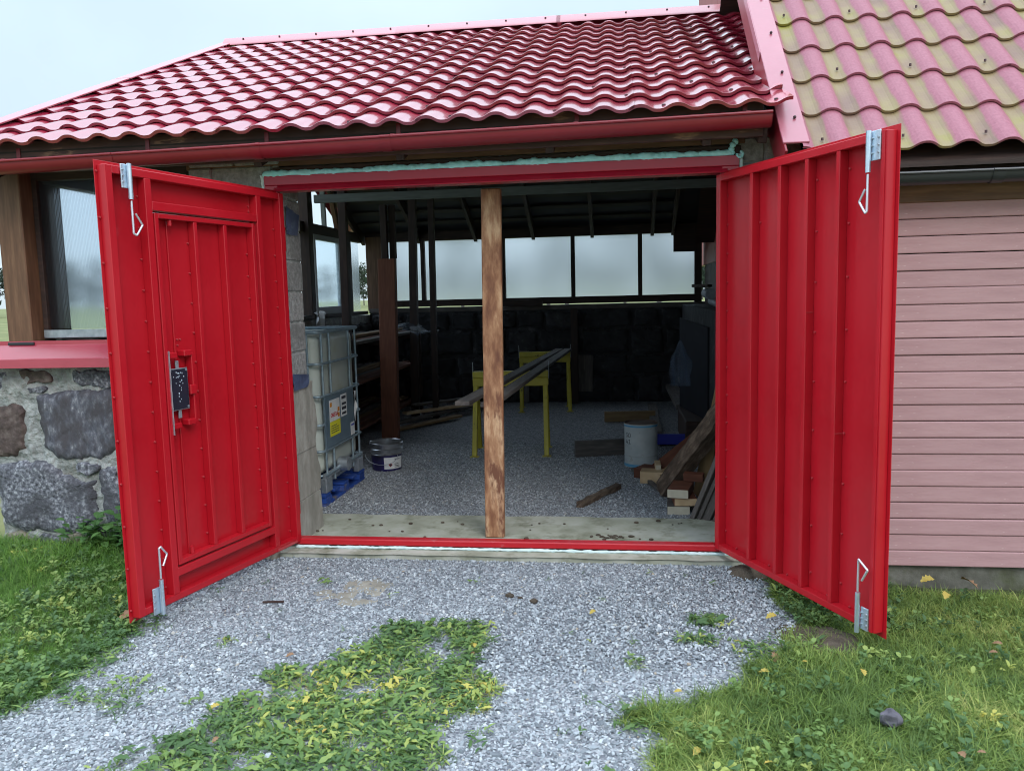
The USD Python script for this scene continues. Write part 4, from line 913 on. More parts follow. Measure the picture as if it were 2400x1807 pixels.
bolt(s, 1.245, 1.236, 1.291, 0.064, 0.202, 0.058, 0.240, 0.404, [(1.236, 0.410), (1.198, 0.362), (1.230, 0.306)], gl)

gr = thing('gate_leaf', 'right red steel gate leaf with four upright ribs and hook bolts', 'gate leaf', mat4=leaf_matrix(2.7, dR, -1))
s = -1
for a, b in ((0.03, 0.380), (0.380, 0.627), (0.627, 0.842), (0.842, 1.067), (1.067, UL)):
    bx(s, a + (0.0005 if a > .1 else 0), b, -0.004, 0.0, ZB, ZT, .0008).put('panel', 'red', gr)
bx(s, 1.335, 1.374, 0.0, 0.05, 0.082, 2.300).put('end_post', 'red', gr)
bx(s, 1.345, 1.364, 0.05, 0.054, 0.082, 2.300, .0015).put('end_post_seam', 'red', gr)
bx(s, 0.036, 0.078, 0.0, 0.05, 0.082, 2.300).put('hinge_stile', 'red', gr)
bx(s, 0.078, 1.335, 0.0, 0.049, 2.262, 2.300).put('top_rail', 'red', gr)
bx(s, 0.078, 1.335, 0.0, 0.049, 0.082, 0.118).put('bottom_rail', 'red', gr)
for u in (0.393, 0.640, 0.855, 1.080):
    bx(s, u - 0.026, u, 0.0, 0.0485, 0.118, 2.262).put('rib', 'red', gr)
for z in (0.3, 2.0):
    MB().tube([(0.0, -0.012, z), (0.0, -0.012, z + .15)], 0.012, 10).put('hinge', 'red', gr, smooth=40)
for u, z in ((0.856, 1.52), (1.081, 0.95)):
    bx(s, u, u + 0.002, 0.004, 0.046, z, z + 0.004, 0.0005).put('weld_seam', 'screw', gr)
P = [(0.088, 0.001, 0.2 + 0.165 * k) for k in range(13)] + [(0.870, 0.001, 0.2 + 0.245 * k) for k in range(9)] + [(1.095, 0.001, 0.22 + 0.245 * k) for k in range(9)] + [(0.2 + 0.16 * k, 0.001, 0.125) for k in range(7)] + [(0.405, 0.001, 2.0)]
screws(s, P, gr)
bolt(s, 1.288, 1.290, 1.343, 2.180, 2.306, 2.132, 2.308, 1.968, [(1.283, 1.960), (1.244, 2.012), (1.280, 2.064)], gr)
bolt(s, 1.290, 1.296, 1.343, 0.080, 0.186, 0.062, 0.250, 0.402, [(1.296, 0.409), (1.354, 0.376), (1.318, 0.314)], gr)

# ------------------------------------------------------------------ timber prop in the gateway
board('timber_prop', (1.272, 0.25, 0.038), (1.305, 0.25, 2.316), 0.128, 0.05, 'wood_raw', None, up=(0, -1, 0), ch=0.006, label='mottled brown timber prop standing in the middle of the gateway', category='post')

# ------------------------------------------------------------------ the pink house
house = thing('pink_house', 'old pink boarded house with mossy tile roof adjoining the garage', 'house')
HY = -0.22
hw = xform_part('front_wall', house)
MB().box(3.36, 9.0, HY, HY + 0.12, 0.060, 2.40, 0.0).put('wall_core', 'wood_dark', hw)
z = 0.058; k = 0
while z < 2.09:
    h = 0.0925; sag = 0.002 * math.sin(k * 1.7)
    V = np.array([[x, y, zz_] for x in (3.36, 9.0) for y, zz_ in ((HY, z), (HY - 0.019, z), (HY - 0.021, z + 0.004), (HY - 0.020, z + h - 0.010), (HY - 0.015, z + h - 0.0045), (HY, z + h - 0.0035))])
    V[6:, 2] += sag
    put('siding_board', MB().add(V - [3.36, 0, z], [[j, (j + 1) % 6, 6 + (j + 1) % 6, 6 + j] for j in range(6)] + [[0, 5, 4, 4], [0, 4, 3, 3], [0, 3, 2, 1]]).tri(), 'siding', hw, mat4=np.array([[1, 0, 0, 0], [0, 1, 0, 0], [0, 0, 1, 0], [3.36, 0.0025 * math.sin(k * 2.3), z + 0.0012 * math.sin(k * 5.1), 1.0]]))
    z += 0.0925; k += 1
board('frieze_board', (3.36, HY - 0.016, 2.135), (9.0, HY - 0.016, 2.135), 0.03, 0.10, 'wood_brown', house)
MB().box(3.36, 9.0, HY + 0.012, HY + 0.3, -0.3, 0.056, 0.01).put('plinth', 'plinth', house)
V = np.array([[x, y, z] for x in (3.385, 3.44) for y, z in ((HY + .13, -0.1), (5.5, -0.1), (5.5, 2.2), (2.6, 4.85), (HY + .13, 2.3))])
MB().add(V, [[0, 1, 2, 2], [0, 2, 3, 4], [5, 7, 6, 6], [5, 9, 8, 7]] + [[j, 5 + j, 5 + (j + 1) % 5, (j + 1) % 5] for j in range(5)]).put('side_wall', 'redboard', house)
T2 = math.radians(42.0); c2, s2 = math.cos(T2), math.sin(T2); PY, PZ = -0.43, 2.332
PS = (2.6 - PY) / c2
hr = xform_part('roof', house)
for a, b in ((3.065, 4.275), (4.275, 5.485), (5.485, 6.70)):
    v, f, t = tiles(a, b + 0.02, 14, 0.364, 0.2027, 3.271, PY, PZ, T2, 0.038, 0.020, s_end=PS, per=14)
    u = put('tile_sheet', trimesh.Trimesh(v, f, process=False), 'moss_roof', hr)
    u = UsdGeom.Mesh(u)
    fv = soft_normals(v, f, 33)
    u.CreateNormalsAttr(Vt.Vec3fArray.FromNumpy(fv.astype(np.float32))); u.SetNormalsInterpolation('faceVarying')
    UsdGeom.PrimvarsAPI(u).CreatePrimvar('moss', Sdf.ValueTypeNames.FloatArray, 'vertex').Set(Vt.FloatArray.FromNumpy(t.astype(np.float32)))
mb = MB()
for k in range(9):
    for j in range(16):
        if (j * 2 + k * 3) % 4: continue
        x, s_ = 3.18 + 0.2027 * j, 0.10 + 0.364 * k
        b = trimesh.creation.cylinder(0.007, 0.014, sections=6); mb.add(np.array(b.vertices) + [x, PY + s_ * c2 - 0.030 * s2, PZ + s_ * s2 + 0.030 * c2], b.faces)
mb.put('roof_screws', 'bolt_dark', hr, kind='stuff')
V = np.array([[x, y, z] for x in (3.10, 9.0) for y, z in ((PY + .02, PZ - 0.05), (2.6, PZ - 0.05 + (2.6 - PY) * s2 / c2), (6.0, PZ - 0.05), (6.0, PZ - 0.08), (2.6, PZ - 0.08 + (2.6 - PY) * s2 / c2), (PY + .02, PZ - 0.08))])
mb = MB().add(V, [[j, (j + 1) % 6, 6 + (j + 1) % 6, 6 + j] for j in range(6)]); mb.put('roof_deck', 'wood_dark', hr)
V = np.array([[x, y, z] for x in (6.70, 9.0) for y, z in ((PY, PZ + .02), (2.6, PZ + 0.02 + (2.6 - PY) * s2 / c2))]); MB().add(V, [[0, 2, 3, 1]]).put('tile_sheet', 'moss_roof', hr)
# bargeboard with its metal cover
P0, P1 = np.array([3.034, PY - 0.015, PZ + 0.03]), np.array([3.034, 2.6, PZ + 0.03 + (2.6 - PY + 0.015) * s2 / c2]); up = (0, -s2, c2)
bg = xform_part('verge_cover', hr)
mb = MB(); mb.bar(P0 + [0, 0, 0.035], P1 + [0, 0, 0.035], 0.135, 0.012, up, 0.004); mb.put('cover_plate', 'barge', bg)
mb = MB(); mb.bar(P0 + [-0.058, 0.02, -0.085], P1 + [-0.058, 0.02, -0.085], 0.014, 0.20, up, 0.003); mb.put('verge_board', 'gutter', bg)
mb = MB(); mb.bar(P0 + [-0.068, 0.75, 0.75 * s2 / c2 + 0.0], P1 + [-0.068, -0.1, -0.09], 0.006, 0.06, up, 0.001); mb.put('side_flashing', 'barge', bg)
mb = MB()
for k in range(8):
    q = P0 + (P1 - P0) * (0.055 + 0.12 * k); c = trimesh.creation.icosphere(1, 0.009); mb.add(np.array(c.vertices) + q + [0.022, -0.012 * s2, 0.035 + 0.012], c.faces)
mb.put('cover_screws', 'bolt_dark', bg, kind='stuff')
mb = MB(); P = np.array([2.985, 0.22, 2.93]); mb.bar(P, P + [0.03, 0.42, 0.25], 0.02, 0.05, up, 0.004); mb.put('foam_seal', 'foam_white', bg)
# eave board and black gutter
board('eave_board', (3.1, PY + 0.10, PZ - 0.06), (9.0, PY + 0.10, PZ - 0.06), 0.025, 0.12, 'wood_dark', house)
hg = xform_part('gutter', house)
def hgut(a, b, r): return gutter_mesh((a, PY + 0.02, 2.208), (b, PY + 0.02, 2.208), r)
hgut(3.15, 4.03, 0.05).put('gutter_length', 'black_gutter', hg, smooth=40)
hgut(4.035, 9.0, 0.05).put('gutter_length', 'black_gutter', hg, smooth=40)
hgut(4.0, 4.06, 0.054).put('gutter_joint', 'black_gutter', hg, smooth=40)
MB().box(3.1, 9.0, PY + 0.115, HY, 2.225, 2.245, 0.0).put('soffit', 'wood_dark', house)
# taller rear part rising behind the garage ridge
rw_ = xform_part('rear_wing', house)
MB().box(3.37, 9.0, 3.50, 8.10, 2.0, 7.2, 0.0).put('wing_core', 'cream', rw_)
for (a, b) in ((4.54, 5.79), (5.80, 8.12)): MB().box(3.345, 3.368, a, b, 2.0, 7.2, 0.004).put('corner_board', 'redboard', rw_)
for y in np.arange(3.52, 4.50, 0.10): MB().box(3.350, 3.369, y, y + 0.092, 2.0, 7.2, 0.006).put('gable_board', 'cream', rw_)

# ------------------------------------------------------------------ things in the garage
# liquid container
ibc = thing('container', 'caged plastic liquid tank with grey label plate behind the left pier', 'tank', (-0.72, 1.58, 0.0))
IX, IY = 0.50, 0.48           # half sizes: local face at x=+IX is world x=-0.22
def rbox(x0, x1, y0, y1, z0, z1, r, n=4):
    from manifold3d import Manifold
    return Manifold.batch_hull([Manifold.sphere(r, 20).translate((x, y, z)) for x in (x0 + r, x1 - r) for y in (y0 + r, y1 - r) for z in (z0 + r, z1 - r)])
put('bottle', rbox(-IX + .03, IX - .035, -IY + .03, IY - .03, 0.235, 1.375, 0.07), 'tank', ibc, smooth=35)
def ring(z, r=0.011, parent=ibc, name='cage_bar'):
    pts = []; c = 0.05
    for (cx_, cy_, a0) in ((IX - c, IY - c, 0), (-IX + c, IY - c, 90), (-IX + c, -IY + c, 180), (IX - c, -IY + c, 270)):
        for t in np.linspace(0, 90, 5): pts.append((cx_ + c * math.cos(math.radians(a0 + t)), cy_ + c * math.sin(math.radians(a0 + t)), z))
    pts.append(pts[0]); MB().tube(pts, r, 8, cap=False).put(name, 'cage', parent, smooth=50)
for z in (0.245, 0.44, 0.65, 0.876, 1.135): ring(z)
ring(1.385, 0.015, name='top_rim')
for y in (-0.41, -0.235, 0.235, 0.41):
    for sx in (-1, 1):
        MB().tube([(sx * (IX - .006), y, 0.17), (sx * (IX - .006), y, 1.38)], 0.010, 8).put('cage_bar', 'cage', ibc, smooth=50)
for x in (-0.4, -0.2, 0.0, 0.2, 0.4):
    for sy in (-1, 1):
        MB().tube([(x, sy * (IY - .006), 0.17), (x, sy * (IY - .006), 1.38)], 0.010, 8).put('cage_bar', 'cage', ibc, smooth=50)
lp = xform_part('label_plate', ibc)
MB().box(IX + 0.006, IX + 0.012, -0.44, 0.255, 0.455, 0.868, 0.003).put('plate', 'tank_plate', lp)
MB().box(IX + 0.0122, IX + 0.0135, -0.345, -0.105, 0.655, 0.83, 0.0).put('white_label', 'paper', lp)
MB().box(IX + 0.0122, IX + 0.0136, -0.345, -0.105, 0.535, 0.654, 0.0).put('yellow_label', 'paper_yellow', lp)
MB().box(IX + 0.0122, IX + 0.0135, -0.075, 0.07, 0.66, 0.845, 0.0).put('code_label', 'paper', lp)
mb = MB()
for z0, z1 in ((0.805, 0.83), (0.755, 0.775), (0.715, 0.74), (0.675, 0.695)): mb.box(IX + 0.0136, IX + 0.0142, -0.055, 0.05, z0, z1, 0)
mb.put('code_print', 'ink_dark', lp)
MB().box(IX + 0.0122, IX + 0.0135, 0.15, 0.25, 0.465, 0.575, 0.0).put('small_label', 'paper', lp)
MB().box(IX + 0.0136, IX + 0.0142, 0.16, 0.24, 0.545, 0.56, 0.0).put('label_stripe', 'blue_plastic', lp)
def text_on(text, h, origin, right, upv, mat, name, parent, bold=False, depth=0.0008):
    t = meshkit.text_mesh(text, h, depth, bold); nrm = np.cross(right, upv)
    V = np.array(t.vertices); V = np.outer(V[:, 0], right) + np.outer(V[:, 1], upv) + np.outer(V[:, 2], nrm) + np.asarray(origin)
    return put(name, (V, np.array(t.faces)), mat, parent)
text_on('OMEGA', 0.033, (IX + 0.0138, -0.325, 0.690), (0, 1, 0), (0, 0, 1), 'ink_red', 'label_word', lp, True)
mb = MB()
for a, b, z0, z1 in ((-0.16, -0.115, 0.72, 0.755), (-0.16, -0.115, 0.675, 0.71)): mb.box(IX + 0.0138, IX + 0.0144, a, b, z0, z1, 0)
mb.box(IX + 0.0138, IX + 0.0144, -0.335, -0.29, 0.775, 0.81, 0); mb.put('label_squares', 'ink_orange', lp)
mb = MB()
for z in (0.56, 0.578, 0.596, 0.614): mb.box(IX + 0.0138, IX + 0.0142, -0.325, -0.14 - 0.05 * (z > .6), z, z + 0.006, 0)
mb.put('label_lines', 'ink_dark', lp)
V, F = grid(6, 14, lambda u, v: np.stack([IX + 0.018 + 0.02 * np.sin(v * 9 + u * 3) * u, 0.255 + 0.035 * u + 0.02 * np.sin(v * 7), 0.84 - 0.27 * v + 0.0 * u], -1))
put('torn_film', (V, F), 'paper', lp, smooth=True)
for sy in (-1, 1):
    MB().bar((IX - .02, sy * 0.40, 0.10), (IX - .02, sy * 0.40, 0.22), 0.14, 0.05, (1, 0, 0), 0.006).put('base_foot', 'galv', ibc)
for p0, p1, w, t in (((IX - .01, -IY, 0.235), (IX - .01, IY, 0.235), 0.02, 0.05), ((-IX, -IY + .02, 0.16), (-IX, IY - .02, 0.16), 0.05, 0.05), ((IX - .055, -IY + .02, 0.165), (IX - .055, IY - .02, 0.165), 0.02, 0.03)):
    MB().bar(p0, p1, w, t, (0, 0, 1), 0.004).put('base_rail', 'galv', ibc)
lathe_v = MB(); V, F = lathe([(0.0, 0), (0.05, 0), (0.06, 0.01), (0.06, 0.09), (0.045, 0.10), (0.0, 0.10)], 20); put('outlet_valve', (V[:, [2, 0, 1]] + [IX - 0.02, -0.10, 0.27], F), 'galv', ibc, smooth=40)
pal = thing('pallet', 'worn blue wooden pallet under the liquid tank', 'pallet', (-0.72, 1.56, 0.0))
for x in (-0.46, 0.0, 0.46):
    for y in (-0.42, 0.0, 0.42): MB().box(x - .05, x + .05, y - .07, y + .07, 0.026, 0.074, 0.004).put('block', 'blue_pallet', pal)
    board('runner', (x, -0.5, 0.014), (x, 0.5, 0.014), 0.10, 0.022, 'blue_pallet', pal)
for y in (-0.44, -0.22, 0.0, 0.22, 0.44): board('deck_board', (-0.51, y, 0.088), (0.51, y, 0.088), 0.12, 0.022, 'blue_pallet', pal)

# paint bucket
bk = thing('bucket', 'open tin paint bucket with white hazard label beside the liquid tank', 'bucket', (-0.125, 2.49, 0.004))
put('body', lathe([(0.0, 0.0), (0.135, 0.0), (0.142, 0.006), (0.150, 0.15), (0.150, 0.152)], 48), 'bucket_dark', bk, smooth=40)
put('rim', lathe([(0.1502, 0.152), (0.155, 0.158), (0.150, 0.165), (0.156, 0.20), (0.162, 0.207), (0.156, 0.214), (0.159, 0.255), (0.165, 0.262), (0.160, 0.268), (0.154, 0.262), (0.150, 0.16), (0.14, 0.03), (0.0, 0.028)], 48), 'tin', bk, smooth=40)
def on_cyl(V, r): a = V[:, 0] / r; return np.column_stack([(r + V[:, 2]) * np.sin(a), -(r + V[:, 2]) * np.cos(a), V[:, 1]])
def curved(w, h, x0, z0, r, d=0.0012, n=14):
    V, F = grid(n, 2, lambda u, v: np.stack([x0 + u * w, z0 + v * h, 0 * u + d], -1)); return on_cyl(V, r), F
def cone(V): V = V.copy(); k = (0.142 + 0.008 * V[:, 2] / 0.15) / 0.146; V[:, 0] *= k; V[:, 1] *= k; return V
lb = curved(0.20, 0.112, 0.015, 0.022, 0.146); label = xform_part('label', bk)
put('paper', (cone(lb[0]), lb[1]), 'paper', label, smooth=True)
V = np.array([[0.055, 0.062, .0022], [0.075, 0.042, .0022], [0.095, 0.062, .0022], [0.075, 0.082, .0022]]); put('hazard_diamond', (cone(on_cyl(V, 0.146)), np.array([[0, 1, 2], [0, 2, 3]])), 'ink_red', label)
V = V * [1, 1, 1]; V = (V - [0.075, 0.062, 0]) * [0.68, 0.68, 1] + [0.075, 0.062, 0.0008]; put('hazard_symbol', (cone(on_cyl(V, 0.146)), np.array([[0, 1, 2], [0, 2, 3]])), 'ink_dark', label)
mb = MB()
for z, w in ((0.036, 0.06), (0.05, 0.05), (0.066, 0.045), (0.11, 0.06)):
    q = curved(w, 0.006, 0.115, z, 0.146, 0.0022, 6); mb.add(cone(q[0]), q[1])
mb.put('label_lines', 'ink_dark', label)
t = np.linspace(0.0, math.pi, 24); MB().tube(np.column_stack([0.158 * np.cos(t), -0.158 - 0.0 * t, 0.17 - 0.10 * np.sin(t)]) * [1, 1, 1] + [0.0, -0.012, 0], 0.0028, 6).put('handle', 'galv', bk, smooth=True)

# trestles
def trestle(loc, label, rz=0.0, w=0.72, h=0.80):
    m4 = np.eye(4); m4[:2, :2] = [[math.cos(rz), math.sin(rz)], [-math.sin(rz), math.cos(rz)]]; m4[3, :3] = loc
    t = thing('trestle', label, 'trestle', mat4=m4, group='yellow steel trestles in the garage')
    v, f = cbox((w + .06, 0.10, 0.065), 0.006); put('top_beam', (v + [0, 0, h + 0.033], f), 'yellow', t)
    v, f = cbox((w + .06, 0.025, 0.085), 0.004); put('apron', (v + [0, -0.035, h - 0.045], f), 'yellow', t)
    put('apron', (v + [0, 0.035, h - 0.045], f), 'yellow', t)
    for sx in (-1, 1):
        for sy, nm in ((-1, 'leg'), (1, 'leg')):
            MB().bar((sx * w / 2, sy * 0.035, h - 0.085), (sx * (w / 2 + .008), sy * 0.25, 0.006), 0.055, 0.05, (1, 0, 0), 0.006).put('leg', 'yellow', t)
            MB().box(sx * (w / 2 + .008) - .045, sx * (w / 2 + .008) + .045, sy * 0.25 - .04, sy * 0.25 + .04, 0.004, 0.010, 0.001).put('foot', 'yellow', t)
        MB().box(sx * (w / 2 + 0.032), sx * (w / 2 + 0.036), -0.01, 0.03, h - 0.02, h + 0.16, 0.001).put('stop_plate', 'galv', t)
    return t
trestle((0.985, 3.32, 0.0), 'yellow steel trestle nearest the gateway carrying two planks', 0.06, h=0.79)
trestle((1.06, 6.42, 0.0), 'yellow steel trestle at the back under the far plank ends', 0.10, 0.66, 0.762)
board('plank', (1.02, 0.52, 0.900), (1.26, 6.50, 0.846), 0.105, 0.032, 'wood_grey', None, ch=0.004, label='left of the two dark planks lying across the yellow trestles', category='plank', group='planks on the trestles')
board('plank', (1.215, 0.44, 0.900), (1.385, 6.50, 0.846), 0.105, 0.034, 'wood_grey', None, ch=0.004, label='right of the two dark planks lying across the yellow trestles', category='plank', group='planks on the trestles')

# drum
dr = thing('drum', 'dented pale blue metal drum with black numbers and rusty lid', 'drum', (2.30, 2.69, 0.004))
put('body', lathe([(0.0, 0.0), (0.150, 0.0), (0.156, 0.004), (0.154, 0.012), (0.154, 0.10), (0.159, 0.106), (0.154, 0.112), (0.154, 0.39), (0.157, 0.398), (0.158, 0.41)], 56), 'drum', dr, smooth=35)
put('lid', lathe([(0.158, 0.4102), (0.156, 0.417), (0.150, 0.417), (0.148, 0.405), (0.0, 0.407)], 56), 'rust', dr, smooth=35)
put('top_band', lathe([(0.1575, 0.384), (0.1578, 0.400)], 56), 'drum_blue', dr, smooth=True)
put('bottom_band', lathe([(0.1575, 0.008), (0.1570, 0.03), (0.1556, 0.034)], 56), 'drum_blue', dr, smooth=True)
for txt, z in (('30', 0.285), ('41', 0.225)):
    t = meshkit.text_mesh(txt, 0.042, 0.001); V = np.array(t.vertices); V = V + [-0.175, z, 0.0006]
    V, F = trimesh.remesh.subdivide_to_size(V, t.faces, 0.02); put('number', (on_cyl(V, 0.154), F), 'ink_dark', dr)
# boards on the gravel behind the drum
board('board', (1.655, 3.06, 0.085), (2.26, 3.22, 0.085), 0.045, 0.165, 'wood_grey', None, label='grey weathered board on edge on the gravel left of the drum', category='board')
board('board', (1.91, 5.28, 0.07), (2.55, 5.36, 0.07), 0.045, 0.13, 'wood_ochre', None, label='brown board on edge on the gravel behind the drum', category='board')
board('stick', (1.79, 1.13, 0.032), (2.09, 1.72, 0.034), 0.045, 0.045, 'wood_rot', None, rough=0.008, seed=4, label='short split stick lying on the gravel inside the gateway', category='stick')
board('batten', (2.46, 1.50, 0.03), (2.22, 2.40, 0.03), 0.035, 0.03, 'wood_grey', None, label='thin grey batten lying at the edge of the offcut pile', category='batten')
# offcut pile on the right
def blk(p, size, rz, mat, label, endmat, tilt=0.0):
    c, s_ = math.cos(rz), math.sin(rz); m4 = np.eye(4); m4[:3, :3] = np.array([[c, s_, 0], [-s_, c, 0], [0, 0, 1]])
    if tilt: m4[:3, :3] = np.array([[1, 0, 0], [0, math.cos(tilt), math.sin(tilt)], [0, -math.sin(tilt), math.cos(tilt)]]) @ m4[:3, :3]
    m4[3, :3] = p; t = thing('offcut', label, 'offcut', mat4=m4, group='timber offcuts in the gateway')
    v, f = cbox(size, 0.003); put('body', (v, f), mat, t)
    v, f = cbox((size[0] - .004, 0.002, size[2] - .004), 0.0005); put('sawn_end', (v + [0, -size[1] / 2 - 0.001, 0], f), endmat, t)
blk((2.535, 1.10, 0.033), (0.165, 0.26, 0.064), -0.05, 'wood_grey', 'pale grey offcut at the bottom of the sawn stack', 'wood_white')
blk((2.575, 1.12, 0.094), (0.165, 0.28, 0.056), 0.04, 'wood_redb', 'yellowish offcut in the middle of the sawn stack', 'wood_pale')
blk((2.555, 1.12, 0.158), (0.155, 0.30, 0.066), -0.22, 'wood_redb', 'red-brown offcut with white end on top of the sawn stack', 'wood_white')
blk((2.66, 1.22, 0.232), (0.150, 0.06, 0.060), -0.30, 'wood_redb', 'short brick-red offcut lying crosswise above the sawn stack', 'wood_redb', 0.15)
blk((2.40, 1.98, 0.062), (0.24, 0.16, 0.10), -0.12, 'wood_pale', 'freshly split pale block in front of the leaning boards', 'wood_pale')
blk((2.35, 2.20, 0.05), (0.18, 0.20, 0.09), -0.5, 'wood_redb', 'dark red wedge of timber beside the drum foot', 'wood_redb')
blk((2.43, 2.10, 0.13), (0.05, 0.20, 0.05), 0.0, 'wood_pale', 'small pale peg on the split block', 'wood_white')
board('beam', (2.455, 1.50, 0.06), (2.985, 0.80, 1.02), 0.13, 0.12, 'wood_rot', None, up=(-0.5, -0.6, 0.4), rough=0.014, seed=9, label='rough rotten beam leaning on the right pier over the offcuts', category='beam')
board('board', (2.47, 1.88, 0.05), (3.05, 1.95, 0.56), 0.14, 0.03, 'wood_ochre', None, up=(-.4, -0.9, 0.3), label='tan board leaning right behind the rotten beam', category='board')
board('board', (2.42, 2.25, 0.05), (2.95, 2.5, 0.42), 0.12, 0.04, 'wood_redb', None, up=(-.4, -0.9, 0.3), label='dark red board leaning behind the tan board', category='board')
board('board', (2.72, 1.45, 0.02), (2.86, 1.15, 0.92), 0.13, 0.02, 'wood_ochre', None, up=(-0.8, -0.6, 0), label='upright tan board against the right pier', category='board')
LB = ['front', 'second', 'third', 'rearmost']
for i, (x, y, w, mt) in enumerate(((2.62, 0.80, 0.035, 'wood_grey'), (2.665, 0.79, 0.030, 'wood_grey'), (2.705, 0.78, 0.075, 'wood_grey'), (2.765, 0.74, 0.03, 'wood_grey'))):
    board('lath_board', (x, y, 0.0), (x + 0.19, y - 0.26, 0.62 - 0.03 * i), w, 0.09, mt, None, up=(-0.6, -0.8, 0.1), label=f'{("leftmost", "second", "widest", "rightmost")[i]} of the thin grey boards leaning beside the sawn stack', category='board', group='thin boards leaning on the right pier')
# planks stacked along the right wall
board('long_plank', (2.86, 4.85, 0.25), (2.86, 7.05, 0.25), 0.17, 0.06, 'wood_grey', None, label='left long grey plank on the trestled stack along the right wall', category='plank', group='planks along the right wall')
board('long_plank', (3.00, 4.45, 0.33), (3.02, 7.05, 0.36), 0.14, 0.05, 'wood_grey', None, label='right long grey plank on the trestled stack along the right wall', category='plank', group='planks along the right wall')
board('timber', (2.86, 4.95, 0.17), (2.98, 4.95, 0.17), 0.10, 0.09, 'wood_redb', None, label='short red-brown bearer under the long planks', category='timber')
board('timber', (2.88, 4.93, 0.065), (2.98, 4.93, 0.065), 0.10, 0.10, 'wood_ochre', None, label='tan block under the red-brown bearer', category='timber')
board('board', (2.52, 4.2, 0.05), (2.55, 6.4, 0.07), 0.12, 0.03, 'wood_grey', None, label='low grey board lying left of the long planks', category='board')
ty = MB(); ty.box(2.47, 2.86, 3.6, 3.62, 0.03, 0.13, 0.006); ty.box(2.47, 2.86, 3.62, 3.95, 0.03, 0.045, 0.004); ty.box(2.47, 2.49, 3.62, 3.95, 0.045, 0.12, 0.004); ty.box(2.84, 2.86, 3.62, 3.95, 0.045, 0.12, 0.004); ty.box(2.45, 2.88, 3.585, 3.605, 0.125, 0.145, 0.004)
ty.put('tray', 'blue_plastic', None, label='blue plastic tray on the gravel behind the drum', category='tray')
# dark panel, plastic bag and felt rolls on the right
V = np.array([[2.80, 4.6, 0.30], [3.00, 3.5, 0.30], [3.00, 3.5, 1.26], [2.80, 4.6, 1.33]])
n_ = np.array([0.98, 0.18, 0]) * 0.02; VV = np.vstack([V, V + n_]); put('sheet_panel', (VV, np.array([[0, 3, 2, 1], [4, 5, 6, 7], [0, 1, 5, 4], [1, 2, 6, 5], [2, 3, 7, 6], [3, 0, 4, 7]])), 'dark_sheet', None, label='large dark sheet leaning along the right wall', category='panel')
mb = MB(); mb.box(2.78, 3.02, 3.5, 4.6, 0.0, 0.29, 0.01); mb.put('bench', 'wood_dark', None, label='low dark bench under the leaning sheet by the right wall', category='bench')
def bag(u, v):
    a = u * 2 * np.pi; w = 0.008 + 0.085 * np.minimum(1, v * 2.2) * (1 - 0.25 * np.clip(v - .6, 0, 1))
    r = w * (1 + 0.25 * np.sin(5 * a + 4 * v) + 0.15 * np.sin(9 * a - 7 * v))
    return np.stack([2.74 + r * np.cos(a), 3.7 + 0.6 * r * np.sin(a), 1.12 - 0.48 * v], -1)
put('plastic_bag', grid(40, 16, bag), 'bag', None, smooth=True, label='clear plastic bag hanging at the edge of the dark sheet', category='bag')
for i, (x, z, r, c) in enumerate(((3.13, 1.60, 0.058, 'felt'), (3.20, 1.505, 0.05, 'felt'))):
    t = np.linspace(0, 5 * 2 * np.pi, 90); rr = r * (0.25 + 0.75 * t / t.max())
    mb = MB(); mb.tube([(x - 0.10 + .02 * i, 3.45, z), (x + .03, 5.2, z)], r, 20)
    sp = np.column_stack([x - 0.10 + .02 * i + rr * np.cos(t), 0 * t + 3.445, z + rr * np.sin(t)]); mb.tube(sp, 0.002, 4)
    mb.put('felt_roll', c, None, smooth=40, label=('upper', 'lower')[i] + ' grey roofing felt roll on the ledge by the right wall', category='roll', group='felt rolls on the ledge')
board('board', (2.92, 3.5, 1.685), (3.1, 4.7, 1.685), 0.16, 0.03, 'wood_grey', None, label='dark board lying on top of the felt rolls', category='board')
board('board', (1.585, 7.05, 0.18), (1.60, 7.10, 0.72), 0.24, 0.03, 'wood_grey', None, up=(0, -1, 0.1), label='upright pale grey board leaning on the back wall right of the trestles', category='board')
board('board', (0.69, 7.0, 0.02), (0.69, 7.08, 0.80), 0.14, 0.03, 'wood_grey', None, up=(0, -1, 0.1), label='upright grey board leaning on the back wall behind the trestle', category='board')
# timber rack on the left
rk = np.random.default_rng(8)
rack = thing('timber_rack', 'dark rack of posts and bearers along the left wall', 'rack')
for y in (3.4, 4.9, 6.4):
    for z in (0.10, 0.62, 1.08): board('bearer', (-1.7, y, z), (-0.72, y, z), 0.07, 0.07, 'wood_dark', rack)
    board('rack_post', (-0.76, y, 0), (-0.76, y, 1.2), 0.07, 0.07, 'wood_dark', rack, up=(0, -1, 0))
LV = ('bottom', 'middle', 'top')
n_on = {0: 0, 1: 0, 2: 0}
for lev, z0, cnt in ((0, 0.137, 7), (1, 0.657, 7), (2, 1.117, 8)):
    for k in range(cnt):
        x = -1.62 + 0.125 * k if k < 7 else -1.1; zz_ = z0 + 0.02 + (0.045 if k >= 7 else 0)
        y0 = 2.95 + rk.uniform(-.25, .25); y1 = 6.7 + rk.uniform(-.4, .3)
        sk = rk.uniform(-.05, .05)
        board('stored_board', (x, y0, zz_), (x + sk, y1, zz_), rk.uniform(.095, .115), 0.035, ('wood_grey', 'wood_redb', 'wood_ochre')[rk.integers(3)], None, label=f'stored board on the {LV[lev]} tier of the left timber rack', category='board', group=f'boards on the {LV[lev]} tier of the timber rack')
